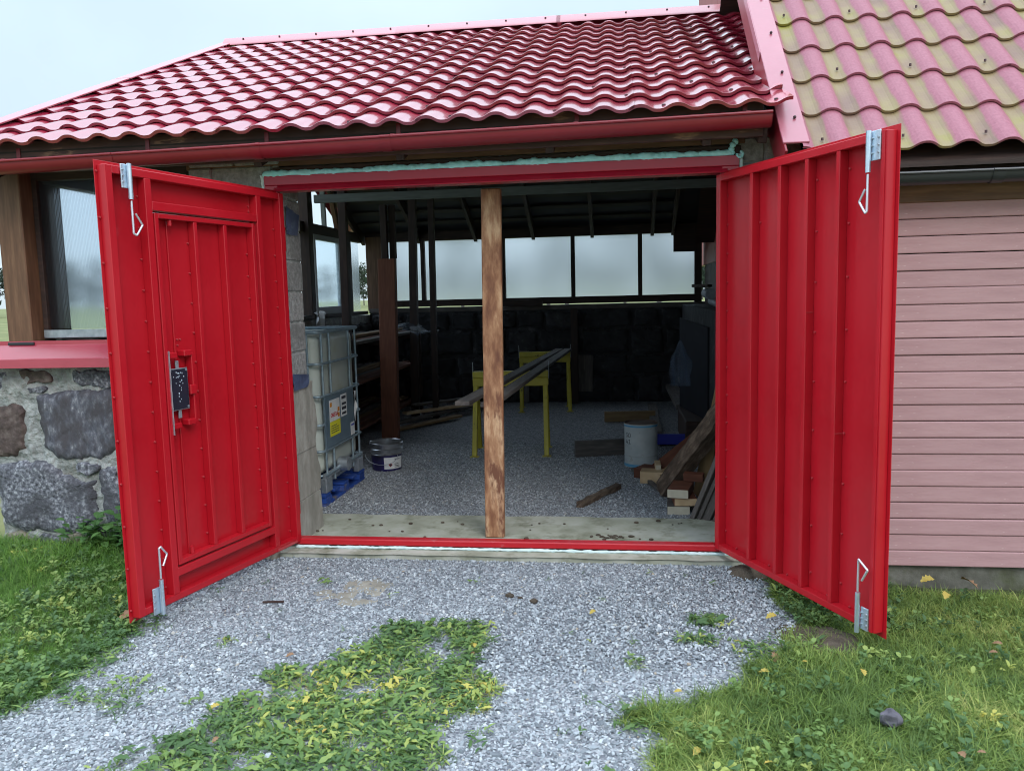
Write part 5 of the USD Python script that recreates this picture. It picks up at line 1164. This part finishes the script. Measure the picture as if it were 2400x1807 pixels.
for i, (a, b, mt) in enumerate((((-0.62, 4.55, 0.03), (-0.02, 5.55, 0.05), 'wood_ochre'), ((-0.75, 4.7, 0.07), (-0.12, 5.9, 0.09), 'wood_grey'), ((-0.7, 5.3, 0.12), (0.16, 6.15, 0.14), 'wood_pale'), ((-0.6, 5.9, 0.03), (0.2, 6.6, 0.05), 'wood_grey'), ((-0.66, 5.6, 0.19), (0.26, 6.5, 0.20), 'wood_grey'))):
    board('loose_board', a, b, 0.12, 0.03, mt, None, label=f'{("nearest", "second", "pale", "rear", "topmost")[i]} loose board of the heap at the foot of the left timber rack', category='board', group='heap of loose boards')
V, F = grid(26, 12, lambda u, v: np.stack([-0.95 + u * 0.6 + 0.02 * np.sin(9 * v), 5.0 + v * 0.9, 1.20 + 0.05 * meshkit.noise(np.stack([u * 9, v * 7, 0 * u], -1), 2) + 0.05 * np.sin(u * 5)], -1))
put('plastic_film', (V, F), 'bag', None, smooth=True, label='crumpled clear film lying on top of the left timber rack', category='film')

V, F = grid(14, 14, lambda u, v: np.stack([-1.70 + 0.04 * np.sin(7 * u + 4 * v) + 0.05 * v, 4.86 + 0.30 * u * (1 - .3 * v), 1.47 - 0.16 * v * (1 + .4 * np.sin(5 * u)) + 0.02 * np.sin(9 * u)], -1))
put('plastic_scrap', (V, F), 'paper', None, smooth=True, label='torn white plastic scrap hanging below the first wall post behind the tank', category='scrap')

# ------------------------------------------------------------------ gravel, grass, weeds
def protos(root, meshes, mats):
    out = []
    for i, mm in enumerate(meshes):
        p = f'{root}/prototypes/kind_{i:03d}'
        usdkit.mesh(stage, p, mm, M[mats[i] if isinstance(mats, (list, tuple)) else mats]); out.append(Sdf.Path(p))
    return out
def instancer(name, pts, quats, scales, idx, meshes, mats, label, category):
    pi = UsdGeom.PointInstancer.Define(stage, '/World/' + name)
    pi.CreatePrototypesRel().SetTargets(protos('/World/' + name, meshes, mats))
    pi.CreatePositionsAttr(Vt.Vec3fArray.FromNumpy(pts.astype(np.float32)))
    pi.CreateProtoIndicesAttr(Vt.IntArray.FromNumpy(idx.astype(np.int32)))
    pi.CreateOrientationsAttr(Vt.QuathArray([Gf.Quath(float(q[0]), float(q[1]), float(q[2]), float(q[3])) for q in quats]))
    pi.CreateScalesAttr(Vt.Vec3fArray.FromNumpy(scales.astype(np.float32)))
    return tag(pi, label, category, None, 'stuff')
def rand_q(n, rng, tilt=math.pi):
    yaw = rng.uniform(0, 2 * np.pi, n); ax = rng.uniform(0, 2 * np.pi, n); t = rng.uniform(-tilt, tilt, n) / 2
    q1 = np.column_stack([np.cos(yaw / 2), 0 * yaw, 0 * yaw, np.sin(yaw / 2)]); q2 = np.column_stack([np.cos(t), np.sin(t) * np.cos(ax), np.sin(t) * np.sin(ax), 0 * t])
    w1, x1, y1, z1 = q1.T; w2, x2, y2, z2 = q2.T
    return np.column_stack([w1 * w2 - x1 * x2 - y1 * y2 - z1 * z2, w1 * x2 + x1 * w2 + y1 * z2 - z1 * y2, w1 * y2 - x1 * z2 + y1 * w2 + z1 * x2, w1 * z2 + x1 * y2 - y1 * x2 + z1 * w2])
def field_pts(x0, x1, y0, y1, step, rng, jit=0.5):
    X, Y = np.meshgrid(np.arange(x0, x1, step), np.arange(y0, y1, step), indexing='ij'); P = np.column_stack([X.ravel(), Y.ravel()])
    return P + rng.uniform(-jit, jit, P.shape) * step
def fb(P, f, seed): return meshkit.fbm(np.column_stack([P * f, np.zeros(len(P))]), 3, seed)
def pebble(seed):
    g = np.random.default_rng(seed); pts = g.normal(size=(11, 3)); pts /= np.linalg.norm(pts, axis=1, keepdims=True); pts *= g.uniform(.8, 1.1, (11, 1))
    h = trimesh.convex.convex_hull(pts * [1.0, 0.78, 0.55]); return h
rng = np.random.default_rng(21)
A = field_pts(-1.4, 2.95, -2.85, -0.12, 0.0143, rng)
wob = 0.06 * np.stack([fb(A, 6, 1) - .5, fb(A, 6, 2) - .5], -1) * 2
inG = in_poly(A + wob, GRAVEL); cen = in_poly(A + wob, CENTRE)
keep = inG & (~cen | (rng.random(len(A)) < 0.35))
for (cx_, cy_, r_) in DIRT: keep &= ~((np.hypot(A[:, 0] - cx_, A[:, 1] - cy_) < r_ * (0.7 + .6 * fb(A, 9, 4))) & (rng.random(len(A)) < .55))
GB = list(Polygon(GRAVEL).buffer(0.17).exterior.coords)[:-1]
keep |= (~inG) & in_poly(A + wob, GB) & (rng.random(len(A)) < 0.6) & (A[:, 1] < -0.1)
A = A[keep]
B = field_pts(-0.3, 3.1, 0.72, 3.8, 0.019, rng); B = B[rng.random(len(B)) < np.clip(1.15 - (B[:, 1] - 2.4) * .25, .35, 1)]
P = np.vstack([A, B]); n = len(P)
sc = rng.lognormal(np.log(0.0080), 0.30, n); big = rng.random(n) < 0.012; sc[big] *= 1.8
pz = rng.uniform(0.001, 0.007, n)
instancer('gravel', np.column_stack([P, pz]), rand_q(n, rng, 0.9), np.repeat(sc[:, None], 3, 1), rng.integers(0, 8, n), [pebble(s) for s in range(8)], 'pebble', 'loose grey crushed stone covering the yard and garage floor', 'gravel')

def blade(base, yaw, L, w, bend, lean, n=4):
    d = np.array([math.cos(yaw), math.sin(yaw), 0]); sd = np.array([-d[1], d[0], 0]); V = []; F = []
    for i in range(n):
        t = i / (n - 1); a = lean + bend * t; ww = w * (1 - t ** 1.6) / 2
        p = base + d * (L * t * math.sin(a)) + np.array([0, 0, L * t * math.cos(a)])
        V += [p - sd * ww, p + sd * ww] if i < n - 1 else [p]
    for i in range(n - 2): F += [[2 * i, 2 * i + 1, 2 * i + 3], [2 * i, 2 * i + 3, 2 * i + 2]]
    F.append([2 * (n - 2), 2 * (n - 2) + 1, 2 * (n - 1)]); return np.array(V), np.array(F)
def tuft(seed, nb, L0, L1, spread, w, lean=0.5):
    g = np.random.default_rng(seed); mb = MB()
    for k in range(nb):
        r = spread * math.sqrt(g.random()); a = g.uniform(0, 2 * np.pi)
        mb.add(*blade(np.array([r * math.cos(a), r * math.sin(a), -0.004]), g.uniform(0, 2 * np.pi), g.uniform(L0, L1), w * g.uniform(.7, 1.2), g.uniform(.3, 1.3), g.uniform(0.0, lean)))
    return mb.tri()
def leaf_shape(L, w, lobes, g, fold=0.12, n=7):
    """a flat leaf along +x with toothed edges and a slight fold"""
    V = []; F = []
    for i in range(n):
        t = i / (n - 1); ww = w * (math.sin(math.pi * min(1, t * 0.96 + 0.04)) ** 0.7) * (1 if (i % 2 == 0 or not lobes) else 0.55) / 2
        z = 0.18 * L * math.sin(t * 2.4); V += [[L * t, -ww, z + fold * ww], [L * t, 0, z], [L * t, ww, z + fold * ww]]
    for i in range(n - 1):
        for j in (0, 1):
            a = 3 * i + j; F += [[a, a + 3, a + 4], [a, a + 4, a + 1]]
    return np.array(V), np.array(F)
def rosette(seed, nl, L0, L1, wr, lobes, rise=0.5, flat=False, spread=0.0):
    g = np.random.default_rng(seed); mb = MB()
    for k in range(nl):
        L = g.uniform(L0, L1); V, F = leaf_shape(L, L * wr * g.uniform(.8, 1.2), lobes, g)
        e = -g.uniform(0.05, rise); y = g.uniform(0, 2 * np.pi)
        if flat: e = g.uniform(-.16, .22)
        Ry = np.array([[math.cos(e), 0, math.sin(e)], [0, 1, 0], [-math.sin(e), 0, math.cos(e)]]); Rz = np.array([[math.cos(y), -math.sin(y), 0], [math.sin(y), math.cos(y), 0], [0, 0, 1]])
        Rx = np.eye(3)
        if flat: r_ = g.uniform(-.45, .45); Rx = np.array([[1, 0, 0], [0, math.cos(r_), -math.sin(r_)], [0, math.sin(r_), math.cos(r_)]])
        o = np.array([g.normal(0, spread), g.normal(0, spread), g.uniform(0.0, 0.03 if not flat else 0.012)])
        mb.add((Rz @ Ry @ Rx @ V.T).T + o, F)
    return mb.tri()
def stem_leaves(seed, ns, H, L, wr):
    """small upright weeds: stems that carry rounded leaves"""
    g = np.random.default_rng(seed); mb = MB()
    for k in range(ns):
        x, y = g.normal(0, .02, 2); h = H * g.uniform(.5, 1.1); tx, ty = g.normal(0, .025, 2)
        mb.tube([(x, y, 0), (x + tx * .5, y + ty * .5, h * .6), (x + tx, y + ty, h)], 0.0012, 4, cap=False)
        for q in range(3):
            l = L * g.uniform(.6, 1.2); V, F = leaf_shape(l, l * wr, False, g, n=5); e = g.uniform(-.6, .3); yy_ = g.uniform(0, 2 * np.pi) 
            Ry = np.array([[math.cos(e), 0, math.sin(e)], [0, 1, 0], [-math.sin(e), 0, math.cos(e)]]); Rz = np.array([[math.cos(yy_), -math.sin(yy_), 0], [math.sin(yy_), math.cos(yy_), 0], [0, 0, 1]])
            t = 1 - .25 * q; mb.add((Rz @ Ry @ V.T).T + [x + tx * t, y + ty * t, h * t], F)
    return mb.tri()
# lawn right
P = field_pts(2.05, 5.4, -3.0, -0.06, 0.024, rng); wob = 0.10 * np.stack([fb(P, 5, 1) - .5, fb(P, 5, 2) - .5], -1) * 2
k = ~in_poly(P + wob, GRAVEL); k &= ~((P[:, 1] > -0.33) & (P[:, 0] > 3.3)) & (P[:, 0] > 2.1)
k &= ~((np.hypot(P[:, 0] - 3.02, P[:, 1] + 1.16) < 0.17) & (rng.random(len(P)) < .8)) & ~((P[:, 1] > -0.55) & (P[:, 0] < 2.95))
k &= rng.random(len(P)) < np.clip(0.45 + 1.2 * fb(P, 2.2, 9), 0, 1)
RP = P[k]
n = len(RP); sc = rng.uniform(.65, 1.25, n) * (0.75 + .5 * fb(RP, 1.5, 5)); sc *= np.clip(0.45 + 3.0 * np.array([0.25 if y < -1.5 and x < 2.5 else 0.5 for x, y in RP]), .6, 1.0)
instancer('lawn_grass', np.column_stack([RP, ground_z(RP[:, 0], RP[:, 1])]), rand_q(n, rng, .35), np.repeat(sc[:, None], 3, 1), rng.integers(0, 5, n), [tuft(40 + s, 20, 0.035, 0.095, 0.026, 0.0042, 0.75) for s in range(5)], 'grass', 'mown green lawn with yellow blades right of the gravel yard', 'grass')
# grass left
P = field_pts(-3.0, -0.22, -2.8, -0.04, 0.025, rng); wob = 0.10 * np.stack([fb(P, 5, 3) - .5, fb(P, 5, 4) - .5], -1) * 2
k = ~in_poly(P + wob, GRAVEL) & (P[:, 1] < -0.05) & (P[:, 0] > -2.9) & (P[:, 1] > -2.7)
k &= rng.random(len(P)) < np.clip(0.45 + 1.1 * fb(P, 2.2, 12), 0, 1)
LP = P[k]; n = len(LP); tall = np.clip((LP[:, 1] + 1.3) / 1.2, 0, 1); sc = rng.uniform(.7, 1.2, n) * (0.55 + 0.75 * tall * fb(LP, 2.5, 3) * 2)
instancer('rough_grass', np.column_stack([LP, ground_z(LP[:, 0], LP[:, 1])]), rand_q(n, rng, .35), np.repeat(sc[:, None], 3, 1), rng.integers(0, 5, n), [tuft(60 + s, 20, 0.05, 0.125, 0.028, 0.0045, 0.6) for s in range(5)], 'grass_lush', 'lush uncut grass left of the yard under the stone wall', 'grass')
# clipped leaves in the middle of the yard
P = field_pts(-0.1, 1.8, -3.4, -1.05, 0.0185, rng); wob = 0.13 * np.stack([fb(P, 7, 5) - .5, fb(P, 7, 6) - .5], -1) * 2
k = in_poly(P + wob, CENTRE) & (rng.random(len(P)) < np.clip(2.8 * fb(P, 8, 7) - .62, 0, .97) * .86); CP = P[k]
EX = np.vstack([rng.normal((2.53, -1.0), (.05, .035), (40, 2)), rng.normal((2.45, -1.22), (.05, .02), (26, 2)), rng.normal((2.18, -1.49), .02, (10, 2)), rng.normal((0.21, -1.42), .02, (9, 2)), rng.normal((-0.02, -1.98), (.10, .06), (34, 2)),
                np.column_stack([rng.uniform(-.9, 2.9, 60), rng.uniform(-2.9, -.3, 60)]), rng.normal((2.32, -2.02), (.10, .06), (50, 2)), rng.normal((2.75, -1.33), (.10, .06), (40, 2))])
ey = rng.uniform(-2.2, -1.1, 300); ex = np.interp(ey, [-2.2, -2.06, -1.93, -1.71, -1.3, -1.1], [-.46, -.36, -.29, -.29, -.36, -.46]) + rng.normal(-.03, .07, 300)
CP = np.vstack([CP, EX, np.column_stack([ex, ey])]); n = len(CP); sc = rng.uniform(.6, 1.25, n)
instancer('clipped_weeds', np.column_stack([CP, np.full(n, 0.008)]), rand_q(n, rng, .3), np.repeat(sc[:, None], 3, 1), rng.integers(0, 6, n),
          [rosette(80 + s, 6, (.016, .022, .045)[s], (.034, .044, .070)[s], (.34, .3, .28)[s], s != 1, flat=True, spread=.020) for s in range(3)] + [rosette(90, 5, .012, .030, .5, False, .7)] + [tuft(95 + s, 14, .02, .06, .026, .0032, 1.5) for s in range(2)], 'weed', 'flattened green and yellow weed leaves in the middle of the yard', 'weeds')
# weeds in the grass, both sides
P1 = RP[rng.random(len(RP)) < 0.05]; P2 = LP[rng.random(len(LP)) < np.where(fb(LP, 2.0, 31) > .52, .22, .05)]
P3 = np.column_stack([rng.uniform(2.92, 3.45, 190), rng.uniform(-1.0, -0.45, 190)]); P3 = P3[(P3[:, 0] - 2.9) * 0.9 + (P3[:, 1] + 0.62) * .5 > -0.12]
P4 = np.column_stack([rng.uniform(2.35, 3.3, 55), rng.uniform(-2.45, -1.95, 55)])
W = np.vstack([P1, P2, P3, P4]); n = len(W); sc = rng.uniform(.6, 1.25, n)
instancer('lawn_weeds', np.column_stack([W, ground_z(W[:, 0], W[:, 1]) + .012]), rand_q(n, rng, .25), np.repeat(sc[:, None], 3, 1), rng.integers(0, 6, n),
          [rosette(110 + s, 6, .018, .045, .45, s % 2, .8) for s in range(3)] + [stem_leaves(120 + s, 5, .055, .022, .85) for s in range(3)], 'weed', 'broad leaved weeds and clover growing through the grass', 'weeds')
# taller plants at the foot of the wall
for i, (x, y, h, sd, lb_) in enumerate(((-1.45, -0.12, 0.26, 1, 'leafy weed with yellowing leaf at the stone wall foot'), (-1.28, -0.14, 0.20, 2, 'low green weed between the wall plants'), (-1.12, -0.16, 0.30, 3, 'round leaved weed against the wall beside the left gate leaf'))):
    w_ = thing('wall_weed', lb_, 'plant', (x, y, 0.0)); g = np.random.default_rng(sd); stems = MB(); leaves = MB()
    for k in range(12):
        a = g.uniform(0, 2 * np.pi); r_ = g.uniform(.02, .11); hh = h * g.uniform(.4, 1.05); tip = np.array([r_ * math.cos(a) * 1.3, r_ * math.sin(a) * .7, hh])
        stems.tube([(0.3 * tip[0], .3 * tip[1], 0), (.6 * tip[0], .6 * tip[1], hh * .6), tip], 0.0018, 5)
        for q in range(3):
            l = g.uniform(.05, .085); V, F = leaf_shape(l, l * .85, False, g, n=6); e = g.uniform(-.5, .7); yy_ = a + g.uniform(-1.6, 1.6)
            Ry = np.array([[math.cos(e), 0, math.sin(e)], [0, 1, 0], [-math.sin(e), 0, math.cos(e)]]); Rz = np.array([[math.cos(yy_), -math.sin(yy_), 0], [math.sin(yy_), math.cos(yy_), 0], [0, 0, 1]])
            leaves.add((Rz @ Ry @ V.T).T + tip * (1 - .22 * q), F)
    stems.put('stems', 'ivy', w_); leaves.put('leaves', 'ivy', w_)
# fallen leaves that can be told apart
def fallen(x, y, L, rz, mat, label, z=0.02, group=None):
    V, F = leaf_shape(L, L * .62, True, None, .35, 9); V = V - [L / 2, 0, 0]
    V[:, 2] += 0.12 * L * np.sin(V[:, 1] * 60)
    m4 = np.eye(4); m4[:2, :2] = [[math.cos(rz), math.sin(rz)], [-math.sin(rz), math.cos(rz)]]; m4[3, :3] = (x, y, z)
    put('fallen_leaf', (V, F), mat, None, smooth=True, mat4=m4, label=label, category='leaf', group=group)
fallen(-0.42, -1.22, 0.11, 0.3, 'leaf_brown', 'curled brown leaf at the foot of the left gate leaf', .03)
fallen(3.98, -0.42, 0.11, 2.0, 'leaf_brown', 'pale brown leaf against the pink house plinth', 0.02)
fallen(3.75, -0.72, 0.07, 1.0, 'leaf_yellow', 'yellow leaf in the grass in front of the pink house', .06)
fallen(3.80, -0.33, 0.08, 0.2, 'leaf_yellow', 'yellow leaf lying on the plinth of the pink house', .09 - .09)
fallen(2.84, -0.98, 0.06, 0.4, 'leaf_yellow', 'bright yellow leaf at the gravel edge under the right gate leaf', .03)
fallen(2.78, -1.42, 0.07, 1.2, 'leaf_brown', 'tan leaf where gravel and lawn meet')
fallen(1.96, -0.96, 0.045, 0.8, 'leaf_yellow', 'lone small yellow leaf on bare gravel')
for i in range(26):
    x, y = ((rng.uniform(.45, 1.5), rng.uniform(-2.5, -1.3)) if i % 2 else (rng.uniform(2.3, 4.2), rng.uniform(-2.4, -.9)))
    fallen(x, y, rng.uniform(.025, .05), rng.uniform(0, 6.28), ('leaf_yellow', 'leaf_brown')[int(rng.random() < .4)], 'small yellowish leaf among the weeds and grass', .035 if x > 2.2 else .022, 'small fallen leaves in the grass')
for i, (x, y, s_) in enumerate(((1.50, -0.73, .02), (1.64, -0.80, .018), (1.56, -0.76, .012))):
    g = trimesh.creation.icosphere(2, s_); V = np.array(g.vertices) * [1.3, 1, .6]; V += .5 * s_ * (np.stack([meshkit.noise(V * 90, i + q) for q in range(3)], -1) - .5)
    put('soil_clod', (V + [x, y, .012], np.array(g.faces)), 'soil', None, label=f'{("left", "right", "smallest")[i]} dark clod of soil on the gravel before the sill', category='clod', group='soil clods on the gravel')
g = trimesh.creation.icosphere(3, 0.036); V = np.array(g.vertices) * [1.2, .9, .75]; V += .02 * (np.stack([meshkit.noise(V * 45, q) for q in range(3)], -1) - .5)
put('rock', (V + [3.10, -1.94, .045], np.array(g.faces)), 'dark_rock', None, smooth=True, label='dark purplish rock lying in the lawn', category='rock')
board('twig', (0.17, -0.93, 0.016), (0.29, -0.925, 0.02), 0.012, 0.01, 'wood_dark', None, ch=.003, label='short dark twig on the gravel by the left gate leaf', category='twig')
g = trimesh.creation.icosphere(3, 0.05); V = np.array(g.vertices) * [1.3, .8, .8]; V += .03 * (np.stack([meshkit.noise(V * 30, q + 5) for q in range(3)], -1) - .5)
put('rock', (V + [-0.12, -0.17, .02], np.array(g.faces)), 'stone_tan', None, smooth=True, label='tan stone at the left end of the threshold', category='rock')

# ------------------------------------------------------------------ far trees
def tree(seed, h, spread, conifer, dense=14):
    g = np.random.default_rng(seed); tr = MB(); cr = MB()
    tr.tube([(0, 0, -0.3), (0.03 * h * g.normal() * .3, 0, h * .5), (0, 0, h * .92)], [0.018 * h, 0.012 * h, 0.003 * h], 7)
    limbs = 26
    for k in range(limbs):
        t = g.uniform(.22, .97); a = g.uniform(0, 2 * np.pi); L = spread * ((1.05 - t) if conifer else math.sin(math.pi * min(1, t * 1.02)) ** .8) * g.uniform(.7, 1.15); p0 = np.array([0, 0, h * t]); p1 = p0 + [L * math.cos(a), L * math.sin(a), L * (-.15 if conifer else .55)]
        tr.tube([p0, (p0 + p1) / 2 + [0, 0, .05 * L], p1], [0.004 * h, 0.003 * h, 0.001 * h], 4, cap=False)
        for q in range(dense):
            u = g.uniform(.25, 1.05); c = p0 + (p1 - p0) * u + g.normal(0, .10 * spread, 3); s_ = g.uniform(.05, .11) * spread
            V = g.normal(0, s_, (3, 3)); cr.add(c + V, [[0, 1, 2]])
    return tr.tri(), cr.tri()
kinds = [tree(1, 9.0, 2.2, True), tree(2, 8.0, 2.6, False), tree(3, 10.5, 2.0, True)]
spots = [(-17, 60), (-9.5, 55), (-4.2, 68), (-1.5, 52), (2.6, 62), (4.8, 50), (9.6, 66), (12.5, 56), (18.0, 58)]
base = {}
for i, (x, y) in enumerate(spots):
    k = i % 3; lb_ = 'tree blurred behind the clouded back panels of the garage'
    if k not in base:
        t = thing('tree', lb_, 'tree', (x, y, 0), group='trees behind the garage'); put('trunk', kinds[k][0], 'bark', t, smooth=True); put('crown', kinds[k][1], 'tree_leaf', t); base[k] = t
    else:
        x_ = UsdGeom.Xform.Define(stage, free('/World/tree')); x_.AddTranslateOp().Set(Gf.Vec3d(x, y, 0)); x_.AddRotateZOp().Set(37.0 * i); p = x_.GetPrim()
        src = base[k]
        pp = UsdGeom.Xform.Define(stage, str(x_.GetPath()))
        p.GetReferences().AddInternalReference(src.GetPath()); p.SetInstanceable(True); tag(p, lb_, 'tree', 'trees behind the garage')
woods = [tree(11, 9.0, 2.4, True, 34), tree(12, 8.5, 2.8, False, 34), tree(13, 10.0, 2.2, True, 34)]
fr = np.random.default_rng(3); n = 420; ang = np.concatenate([fr.uniform(-1.75, 1.2, n)]); dist = fr.uniform(130, 170, n)
FP = np.column_stack([2 + dist * np.sin(ang), dist * np.cos(ang), np.zeros(n)]); sc = fr.uniform(.55, 1.0, n)
pi = UsdGeom.PointInstancer.Define(stage, '/World/far_wood'); pp = []
for i in range(3):
    UsdGeom.Xform.Define(stage, f'/World/far_wood/prototypes/kind_{i:03d}')
    usdkit.mesh(stage, f'/World/far_wood/prototypes/kind_{i:03d}/trunk', woods[i][0], M['bark']); usdkit.mesh(stage, f'/World/far_wood/prototypes/kind_{i:03d}/crown', woods[i][1], M['tree_leaf']); pp.append(Sdf.Path(f'/World/far_wood/prototypes/kind_{i:03d}'))
pi.CreatePrototypesRel().SetTargets(pp); pi.CreatePositionsAttr(Vt.Vec3fArray.FromNumpy(FP.astype(np.float32))); pi.CreateProtoIndicesAttr(Vt.IntArray.FromNumpy(fr.integers(0, 3, n).astype(np.int32)))
pi.CreateOrientationsAttr(Vt.QuathArray([Gf.Quath(math.cos(a), 0, 0, math.sin(a)) for a in fr.uniform(0, 3, n)])); pi.CreateScalesAttr(Vt.Vec3fArray.FromNumpy(np.repeat(sc[:, None], 3, 1).astype(np.float32)))
tag(pi, 'dark wood along the far edge of the field', 'wood', None, 'stuff')
